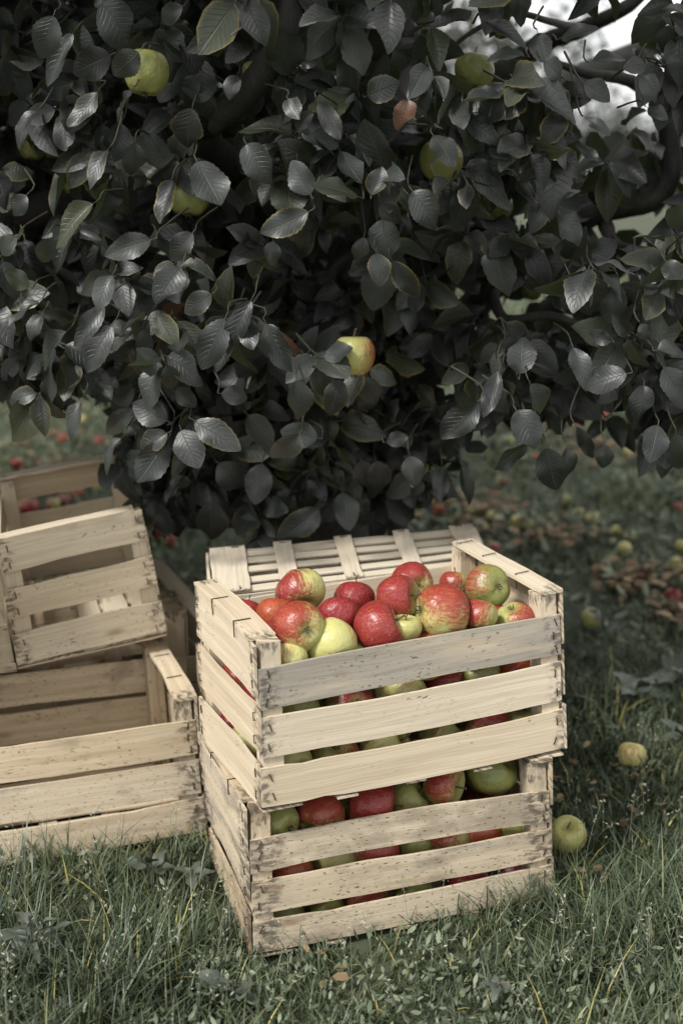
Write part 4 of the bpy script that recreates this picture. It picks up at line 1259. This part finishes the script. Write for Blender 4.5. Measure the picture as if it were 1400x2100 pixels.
def blades(X, Y, H, Wd, lean, curl=1.0, name='grass', mat=None, zoff=0):
    n = len(X)
    a = R_.uniform(0, 2 * np.pi, n); hd = np.stack([np.cos(a), np.sin(a)], -1)
    b = a + R_.uniform(1.0, 2.1, n); wd = np.stack([np.cos(b), np.sin(b)], -1)
    Ln = lean * H
    z0 = ghash(X, Y) + zoff
    rows = []
    for s, w in ((0, 1), (.38, .9), (.72, .6), (1, .04)):
        c = np.stack([X + hd[:, 0] * Ln * s ** 1.8 * curl, Y + hd[:, 1] * Ln * s ** 1.8 * curl, z0 + H * (s - .28 * lean * s * s)], -1)
        off = np.zeros((n, 3)); off[:, :2] = wd * (Wd * w / 2)[:, None]
        rows += [c - off, c + off]
    V = np.stack(rows, 1).reshape(-1, 3)
    f = np.array([[0, 1, 3, 2], [2, 3, 5, 4], [4, 5, 7, 6]])
    F = (f[None] + (np.arange(n) * 8)[:, None, None]).reshape(-1, 4)
    r = np.repeat(R_.uniform(0, 1, n), 8); h = np.tile([0, 0, .4, .4, .7, .7, 1, 1], n)
    return V, F, {'rnd': r, 'hgt': h}


def clumped(n, x0, x1, y0, y1, k, sd):
    cx, cy = R_.uniform(x0, x1, k), R_.uniform(y0, y1, k)
    i = R_.randint(0, k, n)
    u = R_.uniform(0, 1, n) < .45
    X = np.where(u, R_.uniform(x0, x1, n), cx[i] + R_.normal(0, sd, n)); Y = np.where(u, R_.uniform(y0, y1, n), cy[i] + R_.normal(0, sd, n))
    return X, Y


def make_grass(n, box, k, sd, h0, h1, w0, w1, name, mat=GRASS, lean=(.2, 1.1)):
    X, Y = clumped(n, *box, k, sd); kp = outside(X, Y); X, Y = X[kp], Y[kp]
    m = len(X)
    H = R_.uniform(h0, h1, m) * (.75 + .4 * np.sin(X * 7 + 1) * np.cos(Y * 6)) * R_.uniform(.6, 1.2, m)
    V, F, at2 = blades(X, Y, H, R_.uniform(w0, w1, m), R_.uniform(*lean, m))
    tag(link(name, np_mesh(name, V, F, mat, uv=None, attrs=at2)), kind='stuff')


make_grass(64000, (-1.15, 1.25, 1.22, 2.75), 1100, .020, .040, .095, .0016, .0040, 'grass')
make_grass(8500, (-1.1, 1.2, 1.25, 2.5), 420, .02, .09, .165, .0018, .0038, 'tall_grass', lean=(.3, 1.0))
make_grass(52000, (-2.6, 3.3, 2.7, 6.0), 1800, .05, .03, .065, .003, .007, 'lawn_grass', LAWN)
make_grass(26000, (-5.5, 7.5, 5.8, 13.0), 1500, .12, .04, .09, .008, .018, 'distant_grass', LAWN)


def weeds(n, box, name, s0, s1, mat=COVER, z0=.0, z1=.06, k=200, sd=.03):
    """small broad leaves at all heights in the sward"""
    X, Y = clumped(n, *box, k, sd); kp = outside(X, Y, .01); X, Y = X[kp], Y[kp]; m = len(X)
    Z = ghash(X, Y) + R_.uniform(z0, z1, m)
    S = R_.uniform(s0, s1, m)
    a = R_.uniform(0, 2 * np.pi, m); el = R_.uniform(-.3, 1.1, m)
    d = np.stack([np.cos(a) * np.cos(el), np.sin(a) * np.cos(el), np.sin(el)], -1)
    w = np.stack([-np.sin(a), np.cos(a), R_.uniform(-.5, .5, m)], -1)
    up = np.cross(w, d)
    P = np.stack([X, Y, Z], -1)
    rows = []
    for (s, wk, c) in ((0, .04, 0), (.35, .19, .03), (.7, .16, -.02), (1, .01, -.16)):
        for sg in (-1, 1):
            rows.append(P + d * (s * S)[:, None] + w * (wk * sg * S)[:, None] + up * ((c - (.05 if abs(wk) > .1 else 0)) * S)[:, None])
    V = np.stack(rows, 1).reshape(-1, 3)
    f = np.array([[0, 1, 3, 2], [2, 3, 5, 4], [4, 5, 7, 6]])
    F = (f[None] + (np.arange(m) * 8)[:, None, None]).reshape(-1, 4)
    tag(link(name, np_mesh(name, V, F, mat, attrs={'rnd': np.repeat(R_.uniform(0, 1, m), 8), 'hgt': np.repeat(R_.uniform(0, 1, m), 8)})), kind='stuff')


weeds(3800, (-.75, .75, 1.22, 1.60), 'ground_cover', .008, .018, z0=.01, z1=.065)
weeds(2500, (-1.1, 1.3, 1.6, 2.9), 'clover_patches', .010, .022, z0=.0, z1=.05, k=90)
weeds(5200, (.2, 2.6, 2.8, 6.5), 'broadleaf_patches', .02, .05, z0=.0, z1=.05, k=120, sd=.12)
weeds(2600, (-2.6, .2, 2.8, 6.5), 'shade_broadleaf_patches', .02, .05, z0=.0, z1=.05, k=80, sd=.12)


def seed_heads(n):
    V, F, r, k = [], [], [], 0
    for _ in range(n):
        x = random.uniform(-.8, .9); y = random.uniform(1.36, 2.3)
        if not outside(np.array([x]), np.array([y]), .03)[0]: continue
        h = random.uniform(.08, .15); lx, ly = random.gauss(0, .025), random.gauss(0, .02)
        z0 = float(ghash(np.array(x), np.array(y)))
        pts = [Vector((x + lx * s * s, y + ly * s * s, z0 + h * s)) for s in (0, .35, .7, 1)]
        vv, ff = tube(pts, [.0006, .0005, .0004, .0003], '', None, None, Vector((0, 0, 0)), sides=3, sub=2)
        V += vv; F += [tuple(i + k for i in f) for f in ff]; r += [random.uniform(0, .5)] * len(vv); k += len(vv)
        for q in range(random.randint(9, 18)):
            s = random.uniform(.6, 1.02); c = Vector((x + lx * s * s, y + ly * s * s, z0 + h * s))
            c += Vector((random.gauss(0, .007), random.gauss(0, .007), 0)) * (1.25 - s) * 2.2
            d = Vector((random.gauss(0, .6), random.gauss(0, .6), .6)).normalized() * random.uniform(.0022, .0042)
            w = d.orthogonal().normalized() * random.uniform(.0007, .0013)
            V += [tuple(c - d), tuple(c + w), tuple(c + d), tuple(c - w)]; F.append((k, k + 1, k + 2, k + 3)); k += 4
            r += [random.random()] * 4
    tag(link('grass_seed_heads', np_mesh('grass_seed_heads', np.array(V), np.array(F), SEED, attrs={'rnd': r, 'hgt': r})), kind='stuff')


seed_heads(300)


def litter(n, name, centres, s0, s1):
    X, Y = [], []
    for _ in range(n):
        c = random.choice(centres); p = at(c[0] + random.gauss(0, c[2]), c[1] + random.gauss(0, c[3]), z=.0)
        X.append(p.x); Y.append(p.y)
    X, Y = np.array(X), np.array(Y); kp = outside(X, Y) & (Y > 1.3) & (Y < 9); X, Y = X[kp], Y[kp]; m = len(X)
    S = R_.uniform(s0, s1, m); a = R_.uniform(0, 6.28, m)
    P = np.stack([X, Y, ghash(X, Y) + R_.uniform(.012, .045, m)], -1)
    d = np.stack([np.cos(a), np.sin(a), R_.uniform(-.3, .4, m)], -1); w = np.stack([-np.sin(a), np.cos(a), R_.uniform(-.4, .4, m)], -1)
    rows = []
    for (s, wk, zz) in ((0, .03, 0), (.3, .26, .08), (.7, .24, .05), (1, .02, -.05)):
        for sg in (-1, 1):
            q = P + d * (s * S)[:, None] + w * (wk * sg * S)[:, None]; q[:, 2] += zz * S * (1 + sg * .5); rows.append(q)
    V = np.stack(rows, 1).reshape(-1, 3); f = np.array([[0, 1, 3, 2], [2, 3, 5, 4], [4, 5, 7, 6]])
    F = (f[None] + (np.arange(m) * 8)[:, None, None]).reshape(-1, 4)
    tag(link(name, np_mesh(name, V, F, LITTER, attrs={'rnd': np.repeat(R_.uniform(0, 1, m), 8), 'hgt': np.zeros(m * 8)})), kind='stuff')


litter(520, 'fallen_leaves', [(960, 1058, 70, 10), (1050, 1085, 60, 14), (1150, 1115, 60, 8), (1330, 1195, 60, 12), (1380, 1250, 30, 18), (1260, 1190, 40, 8), (1150, 880, 60, 18), (1260, 930, 60, 14), (1340, 850, 60, 30),
                              (1170, 790, 60, 20), (900, 1030, 60, 8), (90, 900, 90, 30), (60, 960, 60, 20), (300, 1000, 40, 20)], .03, .06)
litter(40, 'near_dry_leaves', [(1180, 1640, 60, 50), (1250, 1700, 80, 60), (1150, 1560, 30, 30), (1240, 1780, 60, 60), (660, 1960, 60, 25), (1330, 1600, 40, 60)], .012, .03)


def plant(name, loc, label, leaves, mat, cat='plant'):
    """leaves: (azimuth, elevation, length, width factor, base height)"""
    r = empty(name, loc, label, cat)
    for (az, el, ln, wf, bh) in leaves:
        o = link('leaf', random.choice(BL_ME), r, (0, 0, bh))
        d = Vector((math.cos(az) * math.cos(el), math.sin(az) * math.cos(el), math.sin(el)))
        o.rotation_euler = leaf_rot(d, (0, -.2, 1)).to_euler(); o.scale = (ln * wf, ln, ln)
    h = max(b for *_, b in leaves) + .01
    V, F = tube([(0, 0, 0), (.002, 0, h * .5), (0, .002, h)], [.003, .0025, .0015], '', None, None, Vector((0, 0, 0)), sides=5)
    link('stem', np_mesh('stem', np.array(V), np.array(F), COVER_P), r)
    return r


COVER_P = mat_plain('weed_leaf', (.045, .055, .042), (.085, .10, .075), 30, .5, .4, .3)
BL = [leaf_grid(4, 9, s, f, c, w, .06, t) for s, f, c, w, t in ((31, .2, .6, .2, .1), (32, .35, .9, .25, -.2), (33, .15, .4, .2, .3))]
BL_ME = [np_mesh('weed_leaf', V, F, COVER_P, uv=U) for V, F, U in BL]
lv = []
for k in range(16):
    lv.append((k * 2.4, random.uniform(.1, .8), random.uniform(.05, .075), .45, .015 + .005 * k))
plant('weed_plant', at(70, 2010, z=.0), 'grey-green weed with narrow pointed leaves in the lower left corner', lv, COVER_P)
for (px_, py_, n, s, lab) in ((478, 2075, 6, .055, 'broad-leaved weed at the bottom edge left of centre'), (1385, 1420, 8, .075, 'dark broad-leaved weed at the right edge'),
                              (1300, 1452, 6, .075, 'pale broad-leaved weed in the grass above the farther near windfall'), (1235, 1300, 4, .05, 'pale curled weed beside the pale windfall'),
                              (1020, 2068, 7, .03, 'small star-shaped weed near the bottom edge right of centre'), (1395, 1545, 6, .06, 'broad weed cut by the right edge beside the pinkish windfall'),
                              (310, 1812, 5, .045, 'small grey weed in the dark grass between the stacks'), (395, 1830, 4, .04, 'thin grey weed beside the lower crate on its left')):
    plant('weed_plant', at(px_, py_, z=.0), lab, [(k * 6.28 / n + random.uniform(-.3, .3), random.uniform(.15, .9), s * random.uniform(.7, 1.2), .85, .02 + .004 * k) for k in range(n)], COVER_P)

print('apples', ACOUNT[0], 'leaves', len(LP), 'objects', len(bpy.data.objects))
